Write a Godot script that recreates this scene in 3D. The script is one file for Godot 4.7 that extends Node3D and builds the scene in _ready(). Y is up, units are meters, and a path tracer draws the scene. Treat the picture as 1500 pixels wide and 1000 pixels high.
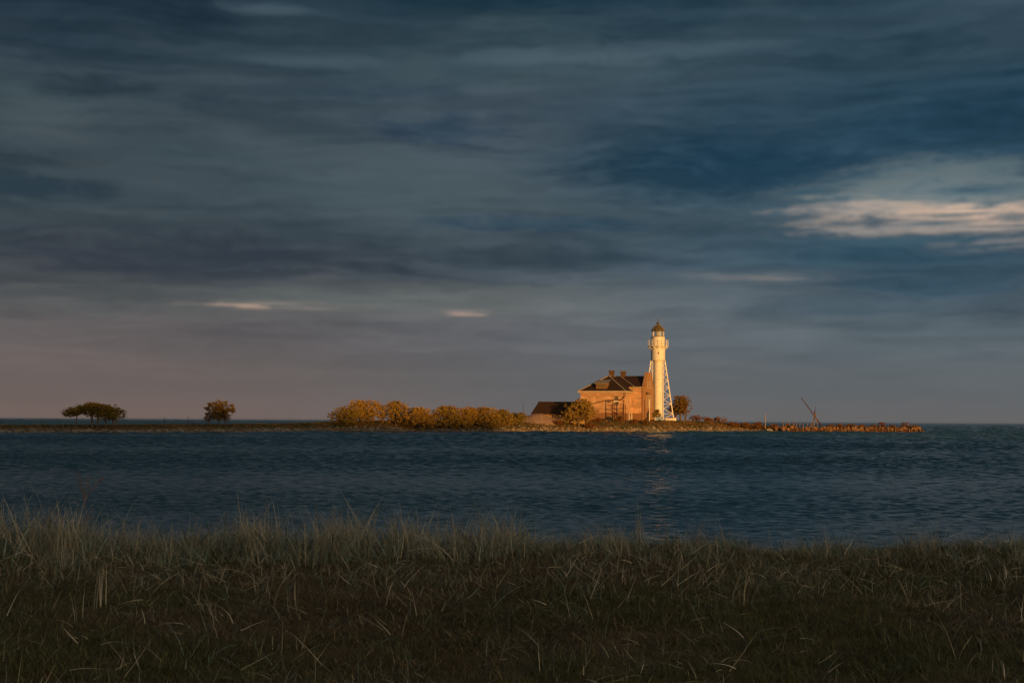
extends Node3D
# A white iron lighthouse, its keeper's house and wind-bent trees on a low island in the last sun,
# seen over a dark sound from a shaded grassy shore. Water level is y = 0, the view runs along -z.

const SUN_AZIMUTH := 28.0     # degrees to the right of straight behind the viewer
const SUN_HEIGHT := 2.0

var taken := {}
var M := {}
var rng := RandomNumberGenerator.new()

# ------------------------------------------------------------------ mesh collector
class Shape:
	var v := PackedVector3Array()
	var n := PackedVector3Array()
	var c := PackedColorArray()
	var tint := Color.WHITE

	func tri(a: Vector3, b: Vector3, d: Vector3) -> void:   # counter-clockwise seen from outside
		var k := (b - a).cross(d - a).normalized()
		v.append(a); v.append(d); v.append(b)
		for i in 3:
			n.append(k); c.append(tint)

	func tri_smooth(a: Vector3, b: Vector3, d: Vector3, na: Vector3, nb: Vector3, nd: Vector3) -> void:
		v.append(a); v.append(d); v.append(b)
		n.append(na); n.append(nd); n.append(nb)
		for i in 3:
			c.append(tint)

	func quad(a: Vector3, b: Vector3, d: Vector3, e: Vector3) -> void:
		tri(a, b, d); tri(a, d, e)

	func box(at: Vector3, size: Vector3, turn := Basis.IDENTITY) -> void:
		var h := size / 2.0
		var p := []
		for i in 8:
			p.append(at + turn * Vector3(h.x if i & 1 else -h.x, h.y if i & 2 else -h.y, h.z if i & 4 else -h.z))
		quad(p[4], p[5], p[7], p[6]); quad(p[1], p[0], p[2], p[3]); quad(p[5], p[1], p[3], p[7])
		quad(p[0], p[4], p[6], p[2]); quad(p[6], p[7], p[3], p[2]); quad(p[0], p[1], p[5], p[4])

	func beam(a: Vector3, b: Vector3, w: float, t := -1.0) -> void:
		var z := (b - a).normalized()
		var x := (Vector3.UP if absf(z.y) < 0.95 else Vector3.RIGHT).cross(z).normalized()
		box((a + b) / 2.0, Vector3(w, w if t < 0.0 else t, a.distance_to(b)), Basis(x, z.cross(x), z))

	func tube(pts: Array, radii: Array, sides := 6) -> void:
		var rings := []
		var outs := []
		for i in pts.size():
			var d: Vector3 = (pts[mini(i + 1, pts.size() - 1)] - pts[maxi(i - 1, 0)]).normalized()
			var x := (Vector3.RIGHT if absf(d.x) < 0.8 else Vector3.FORWARD).cross(d).normalized()
			var y := d.cross(x)
			var r := []
			var o := []
			for k in sides:
				var a := TAU * k / sides
				o.append(x * cos(a) + y * sin(a))
				r.append(pts[i] + o[k] * radii[i])
			rings.append(r); outs.append(o)
		for i in pts.size() - 1:
			for k in sides:
				var q := (k + 1) % sides
				tri_smooth(rings[i][k], rings[i][q], rings[i + 1][q], outs[i][k], outs[i][q], outs[i + 1][q])
				tri_smooth(rings[i][k], rings[i + 1][q], rings[i + 1][k], outs[i][k], outs[i + 1][q], outs[i + 1][k])

	func lathe(at: Vector3, profile: Array, sides := 32, smooth := true) -> void:   # profile: Vector2(radius, height), upwards on the outside
		for i in profile.size() - 1:
			var p: Vector2 = profile[i]
			var q: Vector2 = profile[i + 1]
			var slope := Vector2(q.y - p.y, p.x - q.x).normalized()
			for k in sides:
				var a := TAU * k / sides
				var b := TAU * (k + 1) / sides
				var da := Vector3(cos(a), 0, -sin(a))
				var db := Vector3(cos(b), 0, -sin(b))
				var p0 := at + da * p.x + Vector3.UP * p.y
				var p1 := at + db * p.x + Vector3.UP * p.y
				var q0 := at + da * q.x + Vector3.UP * q.y
				var q1 := at + db * q.x + Vector3.UP * q.y
				if smooth:
					var na := da * slope.x + Vector3.UP * slope.y
					var nb := db * slope.x + Vector3.UP * slope.y
					if p.x > 0.0001: tri_smooth(p0, p1, q1, na, nb, nb)
					if q.x > 0.0001: tri_smooth(p0, q1, q0, na, nb, na)
				else:
					if p.x > 0.0001: tri(p0, p1, q1)
					if q.x > 0.0001: tri(p0, q1, q0)

	func prism(poly: Array, depth: Vector3) -> void:   # poly counter-clockwise seen from outside, pushed back along depth
		for i in range(1, poly.size() - 1):
			tri(poly[0], poly[i], poly[i + 1])
			tri(poly[0] + depth, poly[i + 1] + depth, poly[i] + depth)
		for i in poly.size():
			var q := (i + 1) % poly.size()
			quad(poly[q], poly[i], poly[i] + depth, poly[q] + depth)

	func leaf(at: Vector3, size: float, r: RandomNumberGenerator) -> void:
		var x := Vector3(r.randfn(), r.randfn() * 0.7, r.randfn()).normalized()
		var y := x.cross(Vector3(r.randfn(), r.randfn(), r.randfn())).normalized()
		x *= size * 0.5; y *= size * 0.36
		tri(at - x, at + y, at + x); tri(at - x, at + x, at - y)

	func blade(root: Vector3, dir: Vector2, height: float, reach: float, droop: float, width: float, segments := 4) -> void:
		# a bent, tapering grass blade: it leans towards dir by reach and its tip sinks by droop
		var side := Vector3(-dir.y, 0, dir.x)
		var last_l := Vector3.ZERO
		var last_r := Vector3.ZERO
		for i in segments + 1:
			var t := float(i) / segments
			var p := root + Vector3(dir.x, 0, dir.y) * reach * (t * 0.35 + t * t * 0.65) + Vector3.UP * (height * (t - droop * t * t * t))
			var w := side * width * 0.5 * (1.0 - pow(t, 1.6) * 0.9)
			if i > 0:
				tri(last_l, last_r, p + w); tri(last_l, p + w, p - w)
			last_l = p - w; last_r = p + w

	func mesh() -> ArrayMesh:
		var a := []
		a.resize(Mesh.ARRAY_MAX)
		a[Mesh.ARRAY_VERTEX] = v; a[Mesh.ARRAY_NORMAL] = n; a[Mesh.ARRAY_COLOR] = c
		var m := ArrayMesh.new()
		m.add_surface_from_arrays(Mesh.PRIMITIVE_TRIANGLES, a)
		return m

# ------------------------------------------------------------------ scene tree helpers
func numbered(called: String) -> String:
	var k: int = taken.get(called, 0)
	taken[called] = k + 1
	return called if k == 0 else "%s_%03d" % [called, k]

func tag(o: Node, label: String, category: String, group := "", kind := "") -> Node:
	if label: o.set_meta("label", label)
	if category: o.set_meta("category", category)
	if group: o.set_meta("group", group)
	if kind: o.set_meta("kind", kind)
	return o

func thing(called: String, label: String, category: String, at := Vector3.ZERO, turn := 0.0, group := "") -> Node3D:
	var o := Node3D.new()
	o.name = numbered(called)
	add_child(o)
	o.position = at
	o.rotation.y = turn
	tag(o, label, category, group)
	return o

func part(called: String, s: Shape, material: Material, parent: Node) -> MeshInstance3D:
	var o := MeshInstance3D.new()
	o.mesh = s.mesh()
	o.material_override = material
	o.name = numbered(called) if parent == self else called
	parent.add_child(o, true)
	return o

func structure(called: String, s: Shape, material: Material) -> MeshInstance3D:
	var o := part(called, s, material, self)
	o.set_meta("kind", "structure")
	return o

func scatter(called: String, mesh: Mesh, material: Material, places: Array, tints: Array, parent: Node = self) -> MultiMeshInstance3D:
	var mm := MultiMesh.new()
	mm.transform_format = MultiMesh.TRANSFORM_3D
	mm.use_colors = true
	mm.mesh = mesh
	mm.instance_count = places.size()
	for i in places.size():
		mm.set_instance_transform(i, places[i])
		mm.set_instance_color(i, tints[i])
	var o := MultiMeshInstance3D.new()
	o.multimesh = mm
	o.material_override = material
	o.name = numbered(called) if parent == self else called
	parent.add_child(o, true)
	o.set_meta("kind", "stuff")
	return o

# ------------------------------------------------------------------ materials
func lin(r: float, g: float, b: float) -> Color:
	return Color(r, g, b).linear_to_srgb()

func noise_texture(noise_seed: int, frequency: float, dark: Color, light: Color, size := 512, octaves := 5, stretch := 0.5) -> NoiseTexture2D:
	var f := FastNoiseLite.new()
	f.seed = noise_seed; f.frequency = frequency; f.fractal_octaves = octaves
	f.noise_type = FastNoiseLite.TYPE_SIMPLEX_SMOOTH
	var g := Gradient.new()
	g.offsets = PackedFloat32Array([0.5 - stretch * 0.5, 0.5 + stretch * 0.5])
	g.colors = PackedColorArray([dark, light])
	var t := NoiseTexture2D.new()
	t.width = size; t.height = size; t.seamless = true; t.noise = f; t.color_ramp = g
	return t

func matte(color: Color, roughness := 0.85, patches: Texture2D = null, patch_metres := 2.0, relief: Texture2D = null, relief_cm := 0.0) -> StandardMaterial3D:
	var m := StandardMaterial3D.new()
	m.albedo_color = color
	m.roughness = roughness
	m.metallic_specular = 0.35
	if patches:
		m.albedo_texture = patches
		m.uv1_triplanar = true
		m.uv1_world_triplanar = true
		m.uv1_scale = Vector3.ONE / patch_metres
	if relief:
		m.heightmap_enabled = true
		m.heightmap_texture = relief
		m.heightmap_scale = relief_cm
	return m

func tinted(roughness := 0.8, backlight := 0.0) -> StandardMaterial3D:
	var m := StandardMaterial3D.new()
	m.vertex_color_use_as_albedo = true
	m.roughness = roughness
	m.metallic_specular = 0.3
	if backlight > 0.0:
		m.backlight_enabled = true
		m.backlight = Color(backlight, backlight, backlight)
	return m

func make_materials() -> void:
	var weather := noise_texture(3, 0.01, Color(0.9, 0.88, 0.86), Color.WHITE, 512, 6, 0.7)
	var blotch := noise_texture(5, 0.008, Color(0.78, 0.75, 0.72), Color.WHITE, 512, 6, 0.7)
	var bricks := noise_texture(8, 0.03, Color(0.6, 0.55, 0.5), Color.WHITE, 512, 4, 0.6)
	M.tower = matte(lin(0.8, 0.77, 0.71), 0.55, weather, 6.0)
	M.iron_white = matte(lin(0.76, 0.72, 0.66), 0.6)
	M.lantern_frame = matte(lin(0.22, 0.16, 0.09), 0.5)
	M.copper = matte(lin(0.13, 0.105, 0.05), 0.5, blotch, 1.5)
	M.rust = matte(lin(0.12, 0.045, 0.02), 0.8, blotch, 1.0)
	M.plaster = matte(lin(0.64, 0.39, 0.24), 0.9, blotch, 6.0)
	M.gable = matte(lin(0.55, 0.32, 0.18), 0.9, bricks, 2.0)
	M.plinth = matte(lin(0.4, 0.215, 0.12), 0.92, bricks, 2.2)
	M.soot_brick = matte(lin(0.17, 0.1, 0.05), 0.92, bricks, 1.2)
	M.trim = matte(lin(0.5, 0.4, 0.3), 0.8, weather, 3.0)
	M.roof = matte(lin(0.062, 0.036, 0.028), 0.85, bricks, 2.5)
	M.low_roof = matte(lin(0.055, 0.03, 0.02), 0.9, bricks, 2.5)
	M.low_wall = matte(lin(0.5, 0.33, 0.17), 0.9, blotch, 3.0)
	M.zinc = matte(lin(0.28, 0.23, 0.2), 0.55)
	M.board = matte(lin(0.3, 0.18, 0.1), 0.85, bricks, 1.0)
	M.shutter = matte(lin(0.13, 0.1, 0.06), 0.8)
	M.dark_wood = matte(lin(0.1, 0.05, 0.03), 0.9, bricks, 0.8)
	M.grey_wood = matte(lin(0.3, 0.22, 0.16), 0.9, bricks, 0.8)
	M.white_paint = matte(lin(0.76, 0.72, 0.66), 0.6)
	M.red_paint = matte(lin(0.3, 0.04, 0.03), 0.6)
	M.tarp = matte(lin(0.25, 0.33, 0.42), 0.6)
	M.rubber = matte(lin(0.02, 0.02, 0.02), 0.9)
	M.sand = matte(lin(0.4, 0.27, 0.2), 0.95, blotch, 3.0)
	M.stone = tinted(0.9)
	M.pier_stone = matte(lin(0.26, 0.155, 0.09), 0.95, blotch, 1.0)
	M.leaf = tinted(0.75, 0.25)
	M.grass = tinted(0.7, 0.3)
	M.bark = matte(lin(0.12, 0.085, 0.06), 0.95)
	M.earth = tinted(0.95)
	var g := StandardMaterial3D.new()
	g.albedo_color = Color(0.9, 0.95, 1.0, 0.12)
	g.transparency = BaseMaterial3D.TRANSPARENCY_ALPHA
	g.roughness = 0.03
	M.glass = g
	var lens := StandardMaterial3D.new()
	lens.albedo_color = lin(0.6, 0.58, 0.5)
	lens.roughness = 0.15; lens.metallic = 0.3
	M.lens = lens
	var w := StandardMaterial3D.new()
	w.albedo_color = lin(0.02, 0.062, 0.074)
	w.roughness = 0.21
	w.metallic_specular = 0.28
	M.water = w

# ------------------------------------------------------------------ sky
var cloud_big := FastNoiseLite.new()
var cloud_mid := FastNoiseLite.new()
var cloud_fine := FastNoiseLite.new()
var cloud_warp := FastNoiseLite.new()

# colours of the cloud deck by height (degrees): left, middle and right of the view, as seen (sRGB 0-255)
const DECK := [
	[0.0, [114, 98, 93], [106, 101, 101], [101, 100, 101]],
	[1.6, [106, 96, 93], [97, 97, 99], [95, 101, 105]],
	[3.4, [96, 91, 92], [91, 94, 99], [85, 97, 104]],
	[4.9, [87, 90, 91], [91, 97, 99], [74, 89, 100]],
	[5.7, [68, 73, 80], [80, 89, 97], [59, 81, 96]],
	[6.6, [59, 67, 74], [72, 84, 93], [56, 80, 95]],
	[8.0, [59, 71, 78], [67, 81, 89], [58, 81, 95]],
	[10.5, [61, 73, 80], [62, 77, 87], [42, 69, 87]],
	[12.5, [57, 71, 80], [58, 73, 84], [42, 68, 85]],
	[14.5, [49, 64, 75], [56, 74, 83], [53, 74, 87]],
	[17.0, [42, 58, 70], [36, 58, 70], [50, 70, 83]],
	[30.0, [44, 59, 72], [43, 59, 71], [46, 63, 76]],
	[90.0, [44, 59, 70], [44, 59, 70], [44, 59, 70]],
]

# single clouds and gaps: azimuth, height, half width, half height (degrees), ragged edge, strength, colour (sRGB)
const CLOUDS := [
	[8.8, 10.2, 6.6, 1.75, 0.35, 0.95, [27, 57, 76]],
	[16.6, 11.3, 5.5, 0.8, 0.5, 0.75, [34, 63, 81]],
	[17.4, 9.1, 6.8, 1.25, 0.7, 0.62, [112, 129, 133]],
	[18.0, 8.5, 5.4, 1.0, 0.7, 0.4, [134, 142, 141]],
	[17.2, 8.0, 6.2, 0.75, 0.85, 0.55, [164, 156, 148]],
	[18.4, 8.1, 3.4, 0.34, 0.85, 0.8, [228, 192, 166]],
	[15.8, 7.95, 3.0, 0.22, 0.9, 0.65, [214, 182, 160]],
	[19.0, 7.75, 2.4, 0.2, 0.9, 0.8, [222, 188, 164]],
	[13.7, 8.3, 3.2, 0.36, 0.85, 0.7, [192, 172, 156]],
	[14.6, 7.6, 4.2, 0.3, 0.9, 0.55, [176, 162, 152]],
	[18.6, 6.8, 2.8, 0.3, 0.9, 0.55, [166, 156, 150]],
	[19.4, 7.4, 2.8, 0.28, 0.9, 0.6, [190, 170, 156]],
	[18.6, 8.95, 1.9, 0.25, 0.6, 0.8, [56, 88, 105]],
	[19.6, 7.85, 1.1, 0.13, 0.5, 0.8, [72, 98, 112]],
	[12.3, 9.05, 1.1, 0.14, 0.5, 0.7, [48, 80, 98]],
	[15.4, 7.05, 4.6, 0.22, 0.6, 0.6, [62, 92, 108]],
	[15.0, 6.6, 5.2, 0.36, 0.6, 0.8, [46, 75, 93]],
	[9.8, 5.75, 3.2, 0.24, 0.85, 0.5, [128, 128, 128]],
	[9.0, 5.78, 1.3, 0.06, 0.5, 0.3, [170, 156, 146]],
	[10.9, 5.7, 1.4, 0.08, 0.6, 0.4, [176, 160, 148]],
	[16.2, 5.2, 3.4, 0.42, 0.7, 0.6, [56, 82, 99]],
	[13.0, 4.6, 4.0, 0.35, 0.7, 0.4, [66, 88, 102]],
	[-8.6, 4.55, 5.0, 0.16, 0.8, 0.6, [136, 128, 122]],
	[-9.5, 4.5, 5.2, 0.3, 0.7, 0.5, [112, 110, 107]],
	[-1.8, 4.35, 3.0, 0.28, 0.7, 0.45, [110, 110, 108]],
	[10.0, 5.75, 4.2, 0.4, 0.7, 0.4, [104, 112, 116]],
	[-10.3, 4.44, 1.0, 0.075, 0.5, 0.5, [216, 178, 152]],
	[-11.4, 4.5, 1.5, 0.06, 0.4, 0.6, [190, 162, 144]],
	[-12.8, 4.56, 1.3, 0.045, 0.4, 0.5, [164, 146, 134]],
	[-9.6, 4.62, 1.4, 0.05, 0.5, 0.5, [156, 142, 132]],
	[-8.2, 4.4, 1.6, 0.045, 0.5, 0.45, [150, 138, 128]],
	[-2.2, 4.33, 0.6, 0.09, 0.6, 0.45, [200, 166, 148]],
	[-1.6, 4.27, 0.7, 0.08, 0.6, 0.55, [206, 170, 150]],
	[-1.9, 4.42, 1.2, 0.06, 0.5, 0.4, [150, 140, 134]],
	[-5.4, 4.9, 7.5, 0.55, 0.7, 0.5, [108, 113, 112]],
	[-13.0, 6.5, 9.5, 0.75, 0.6, 0.6, [50, 57, 69]],
	[-18.6, 8.9, 3.2, 0.5, 0.6, 0.8, [36, 54, 66]],
	[-2.5, 11.7, 3.2, 0.7, 0.7, 0.7, [44, 63, 82]],
	[0.8, 7.9, 6.0, 0.4, 0.6, 0.75, [46, 70, 87]],
	[-4.5, 9.2, 5.2, 1.2, 0.75, 0.4, [84, 101, 106]],
	[-18.8, 11.6, 2.8, 1.3, 0.75, 0.55, [80, 93, 97]],
	[-17.0, 12.6, 2.8, 0.5, 0.75, 0.8, [42, 58, 68]],
	[1.8, 14.5, 4.8, 0.35, 0.75, 0.65, [80, 99, 109]],
	[-9.6, 16.1, 2.2, 0.3, 0.75, 0.7, [74, 92, 103]],
	[-8.0, 14.2, 3.4, 0.3, 0.75, 0.6, [74, 92, 103]],
	[7.4, 14.8, 4.0, 0.35, 0.75, 0.5, [78, 98, 109]],
	[3.0, 16.8, 7.0, 0.6, 0.7, 0.7, [30, 54, 70]],
	[17.0, 16.2, 4.0, 0.9, 0.75, 0.4, [60, 82, 95]],
	[-12.0, 10.2, 5.0, 0.5, 0.7, 0.4, [72, 88, 95]],
	[-6.0, 13.0, 6.0, 0.4, 0.7, 0.4, [46, 66, 82]],
]
var deck_rgb := []
var cloud_rgb := []

func seen(c: Array) -> Vector3:
	var k := Color8(c[0], c[1], c[2]).srgb_to_linear()
	return Vector3(k.r, k.g, k.b)

func sky_setup() -> void:
	for f in [[cloud_big, 11, 0.05, 4], [cloud_mid, 12, 0.22, 5], [cloud_fine, 13, 0.75, 6], [cloud_warp, 14, 0.16, 4]]:
		f[0].seed = f[1]; f[0].frequency = f[2]; f[0].fractal_octaves = f[3]
		f[0].noise_type = FastNoiseLite.TYPE_SIMPLEX_SMOOTH
	for d in DECK:
		deck_rgb.append([d[0], seen(d[1]), seen(d[2]), seen(d[3])])
	for k in CLOUDS:
		cloud_rgb.append(seen(k[6]))

func sky_at(az: float, el: float, near: bool) -> Vector3:
	# streaks flatten towards the horizon, as a deck of cloud seen from below does
	var lift := el * (5.5 - 3.2 * clampf(el / 40.0, 0.0, 1.0))
	var r := deg_to_rad(az)
	var cx := sin(r) * 40.0
	var cz := cos(r) * 40.0
	var wx := cloud_warp.get_noise_3d(cx, lift * 0.9, cz)
	var wy := cloud_warp.get_noise_3d(cx + 300.0, lift * 0.9, cz)
	var big := cloud_big.get_noise_3d(cx + wx * 4.0, lift * 0.8, cz)
	var mid := cloud_mid.get_noise_3d(cx + wx * 3.0, lift * 1.1 + wy * 3.0, cz)
	var fine := cloud_fine.get_noise_3d(cx, lift * 1.2 + wy * 4.0, cz)
	var thread := cloud_mid.get_noise_3d(cx * 0.9 + 90.0, el * 20.0 + wy * 5.0, cz * 0.9) + fine * 0.4
	# the deck, its side-to-side drift repeated round the compass
	var h := maxf(el + wy * minf(el * 0.12, 1.1), 0.0)
	var i := 0
	while i < deck_rgb.size() - 2 and deck_rgb[i + 1][0] < h:
		i += 1
	var t := smoothstep(deck_rgb[i][0], deck_rgb[i + 1][0], h)
	var side := sin(deg_to_rad(az * 5.0)) if absf(az) < 18.0 else signf(az) * cos(deg_to_rad((absf(az) - 18.0) * 1.6667))
	var lo: Vector3 = deck_rgb[i][2].lerp(deck_rgb[i][3] if side > 0.0 else deck_rgb[i][1], absf(side))
	var hi: Vector3 = deck_rgb[i + 1][2].lerp(deck_rgb[i + 1][3] if side > 0.0 else deck_rgb[i + 1][1], absf(side))
	var c := lo.lerp(hi, t)
	var low := smoothstep(0.6, 5.0, el)
	# layers with a soft top and a firmer underside
	var layer := cloud_mid.get_noise_3d(cx * 0.8, el * 8.0 + wy * 3.0 + fine * 0.6, cz * 0.8)
	var v := low * (big * 0.38 + mid * 0.18 + fine * 0.08 + (smoothstep(-0.2, 0.22, layer) - 0.5) * 0.17) + (1.0 - low) * (mid * 0.05)
	c = Vector3(c.x * (1.0 + v * 1.12), c.y * (1.0 + v), c.z * (1.0 + v * 0.92))
	# warmer, greyer where the deck thins
	c += Vector3(0.006, 0.004, 0.002) * clampf(mid + big, -0.5, 0.8) * low
	if near:
		for q in CLOUDS.size():
			var k: Array = CLOUDS[q]
			var dx: float = (az - k[0] + wx * 1.6 * k[4]) / k[2]
			if absf(dx) > 1.7: continue
			var dy: float = (el - k[1] + (wy * 0.55 + mid * 0.3) * k[4] * minf(1.0, 0.25 + k[3])) / k[3]
			if absf(dy) > 1.9: continue
			var e: float = dx * dx + dy * dy + (mid * 1.1 + fine * 1.3) * k[4]
			var s: float = (1.0 - smoothstep(-0.25, 1.5, e)) * k[5]
			if k[4] >= 0.8:   # thin bright veils break into threads
				s *= 0.08 + 0.97 * smoothstep(-0.45, 0.4, thread)
			if s > 0.0:
				c = c.lerp(cloud_rgb[q] * (1.0 + 0.22 * mid + 0.25 * fine), s)
	return c

func sky_image(columns: int, from_column: int, to_column: int, from_row: int, to_row: int, near: bool) -> Image:
	# a piece of a panorama that is columns wide; its middle column looks along -z, its top row up
	var px := PackedFloat32Array()
	px.resize((to_column - from_column) * (to_row - from_row) * 3)
	var at := 0
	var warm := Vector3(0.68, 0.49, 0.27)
	var boosted_aureole := Vector3(2.5, 1.85, 1.1)
	for y in range(from_row, to_row):
		var el := 90.0 - (y + 0.5) * 360.0 / columns
		for x in range(from_column, to_column):
			var c := Vector3(0.05, 0.055, 0.06)
			if el > -1.5:
				var az := (x + 0.5) * 360.0 / columns - 180.0
				c = sky_at(az, maxf(el, 0.0), near)
				# clear sky round the sun, unseen, its glow strengthened to light the near shore
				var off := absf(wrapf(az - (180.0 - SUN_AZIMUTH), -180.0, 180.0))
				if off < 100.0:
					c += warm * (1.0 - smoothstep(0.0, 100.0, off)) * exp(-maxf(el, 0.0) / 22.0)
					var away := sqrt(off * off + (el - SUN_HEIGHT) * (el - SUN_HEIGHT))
					c += boosted_aureole * exp(-away / 16.0)
			px[at] = c.x; px[at + 1] = c.y; px[at + 2] = c.z
			at += 3
	return Image.create_from_data(to_column - from_column, to_row - from_row, false, Image.FORMAT_RGBF, px.to_byte_array())

func make_sky() -> Sky:
	sky_setup()
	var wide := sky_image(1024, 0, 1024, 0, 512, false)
	wide.resize(4096, 2048, Image.INTERPOLATE_CUBIC)
	# the part in view at full resolution, with its own clouds
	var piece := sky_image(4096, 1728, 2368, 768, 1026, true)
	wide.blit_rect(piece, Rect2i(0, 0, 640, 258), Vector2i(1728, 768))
	# a panorama begins at -z: swap its halves
	var turned := Image.create(4096, 2048, false, Image.FORMAT_RGBF)
	turned.blit_rect(wide, Rect2i(2048, 0, 2048, 2048), Vector2i.ZERO)
	turned.blit_rect(wide, Rect2i(0, 0, 2048, 2048), Vector2i(2048, 0))
	var m := PanoramaSkyMaterial.new()
	m.panorama = ImageTexture.create_from_image(turned)
	var s := Sky.new()
	s.sky_material = m
	return s

# ------------------------------------------------------------------ terrain
const SHORE := [   # x, depth of the near waterline, depth of the far one, height of the land
	[-130.0, 205.0, 236.0, 0.7], [-80.0, 221.7, 258.0, 0.95], [-57.0, 238.0, 285.0, 1.1], [-45.0, 262.0, 318.0, 1.25], [-36.0, 282.0, 340.0, 1.75],
	[-20.0, 291.0, 365.0, 2.1], [0.0, 300.0, 378.0, 2.2], [15.0, 309.0, 382.0, 2.3], [33.0, 323.0, 384.0, 2.55], [45.0, 338.0, 382.0, 2.3],
	[60.0, 351.0, 374.0, 1.6], [72.0, 352.0, 366.0, 1.25], [86.0, 351.0, 362.0, 1.1], [98.0, 350.5, 359.0, 0.9], [103.0, 352.0, 356.5, 0.2], [112.0, 353.0, 354.0, -0.4],
]
var land_noise := FastNoiseLite.new()

func shore_at(x: float) -> Array:
	var i := 0
	while i < SHORE.size() - 2 and SHORE[i + 1][0] < x:
		i += 1
	var t: float = clampf((x - SHORE[i][0]) / (SHORE[i + 1][0] - SHORE[i][0]), 0.0, 1.0)
	t = t * t * (3.0 - 2.0 * t) * 0.5 + t * 0.5
	return [lerpf(SHORE[i][1], SHORE[i + 1][1], t), lerpf(SHORE[i][2], SHORE[i + 1][2], t), lerpf(SHORE[i][3], SHORE[i + 1][3], t)]

func island_height(x: float, d: float) -> float:
	var s := shore_at(x)
	var wob := land_noise.get_noise_2d(x * 3.0, d * 3.0)
	var inside: float = minf(d - s[0], s[1] - d) + wob * 2.2
	var up := smoothstep(-1.5, 3.0, inside) * 0.45 + smoothstep(1.0, 13.0, inside) * 0.55
	return -0.55 + (s[2] + 0.55) * up + land_noise.get_noise_2d(x * 9.0 + 50.0, d * 9.0) * 0.14 * up

func heightfield(xs: PackedFloat32Array, zs: PackedFloat32Array, height: Callable, tint: Callable, s: Shape) -> void:
	var p := []
	var nn := []
	var cc := []
	for j in zs.size():
		for i in xs.size():
			var x := xs[i]
			var z := zs[j]
			var h: float = height.call(x, z)
			p.append(Vector3(x, h, z))
			var e := 0.25
			nn.append(Vector3(h - height.call(x + e, z), e, h - height.call(x, z + e)).normalized())
			cc.append(tint.call(x, z, h))
	var w := xs.size()
	for j in zs.size() - 1:
		for i in w - 1:
			for k in [[j * w + i, (j + 1) * w + i, (j + 1) * w + i + 1], [j * w + i, (j + 1) * w + i + 1, j * w + i + 1]]:
				s.v.append(p[k[0]]); s.v.append(p[k[2]]); s.v.append(p[k[1]])
				s.n.append(nn[k[0]]); s.n.append(nn[k[2]]); s.n.append(nn[k[1]])
				s.c.append(cc[k[0]]); s.c.append(cc[k[2]]); s.c.append(cc[k[1]])

func steps(from: float, to: float, step: float) -> PackedFloat32Array:
	var a := PackedFloat32Array()
	var count := int(ceil(absf(to - from) / step))
	for i in count + 1:
		a.append(lerpf(from, to, float(i) / count))
	return a

func island_tint(x: float, z: float, h: float) -> Color:
	var a := land_noise.get_noise_2d(x * 6.0, z * 6.0)
	var b := land_noise.get_noise_2d(x * 22.0 + 90.0, z * 22.0)
	var gravel := Color(0.24, 0.18, 0.13).lerp(Color(0.12, 0.09, 0.06), clampf(0.5 + b, 0.0, 1.0))
	var turf := Color(0.1, 0.085, 0.03).lerp(Color(0.2, 0.12, 0.055), clampf(0.5 + a * 1.4 + b * 0.4, 0.0, 1.0))
	return gravel.lerp(turf, smoothstep(0.3, 0.8, h + a * 0.7 + b * 0.3))

# the near shore
func bank_depth(x: float) -> float:
	return 17.6 + land_noise.get_noise_2d(x * 5.0, 700.0) * 1.6 + land_noise.get_noise_2d(x * 45.0, 730.0) * 0.7 - 0.02 * x

func near_height(x: float, z: float) -> float:
	var d := -z
	var h := 0.75 + land_noise.get_noise_2d(x * 8.0, z * 8.0) * 0.12 + land_noise.get_noise_2d(x * 40.0, z * 40.0) * 0.035
	h += smoothstep(0.0, 60.0, z) * 0.8
	return h - smoothstep(bank_depth(x) - 0.8, bank_depth(x) + 5.5, d) * 1.35

func near_tint(x: float, z: float, _h: float) -> Color:
	var a := land_noise.get_noise_2d(x * 14.0, z * 14.0)
	var b := land_noise.get_noise_2d(x * 60.0 + 30.0, z * 60.0)
	return Color(0.09, 0.066, 0.03).lerp(Color(0.17, 0.125, 0.06), clampf(0.45 + a * 0.8 + b * 0.7, 0.0, 1.0))

# ------------------------------------------------------------------ water
var swell := FastNoiseLite.new()
const WAVE := 0.15
var gust := FastNoiseLite.new()

func wave(x: float, z: float, d: float) -> float:
	# waves of the two nearest scales that the grid can carry at this distance
	var level := log(clampf(d * 0.0125, 0.22, 6.0)) / log(2.0)
	var k := floorf(level)
	var f := level - k
	var l0 := pow(2.0, k)
	var l1 := l0 * 2.0
	return l0 * (1.0 - f) * swell.get_noise_2d(x * 0.6 / l0 + z * 0.05 / l0, z / l0 + k * 37.0) * WAVE + l1 * f * swell.get_noise_2d(x * 0.6 / l1 + z * 0.05 / l1, z / l1 + (k + 1.0) * 37.0) * WAVE

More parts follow.
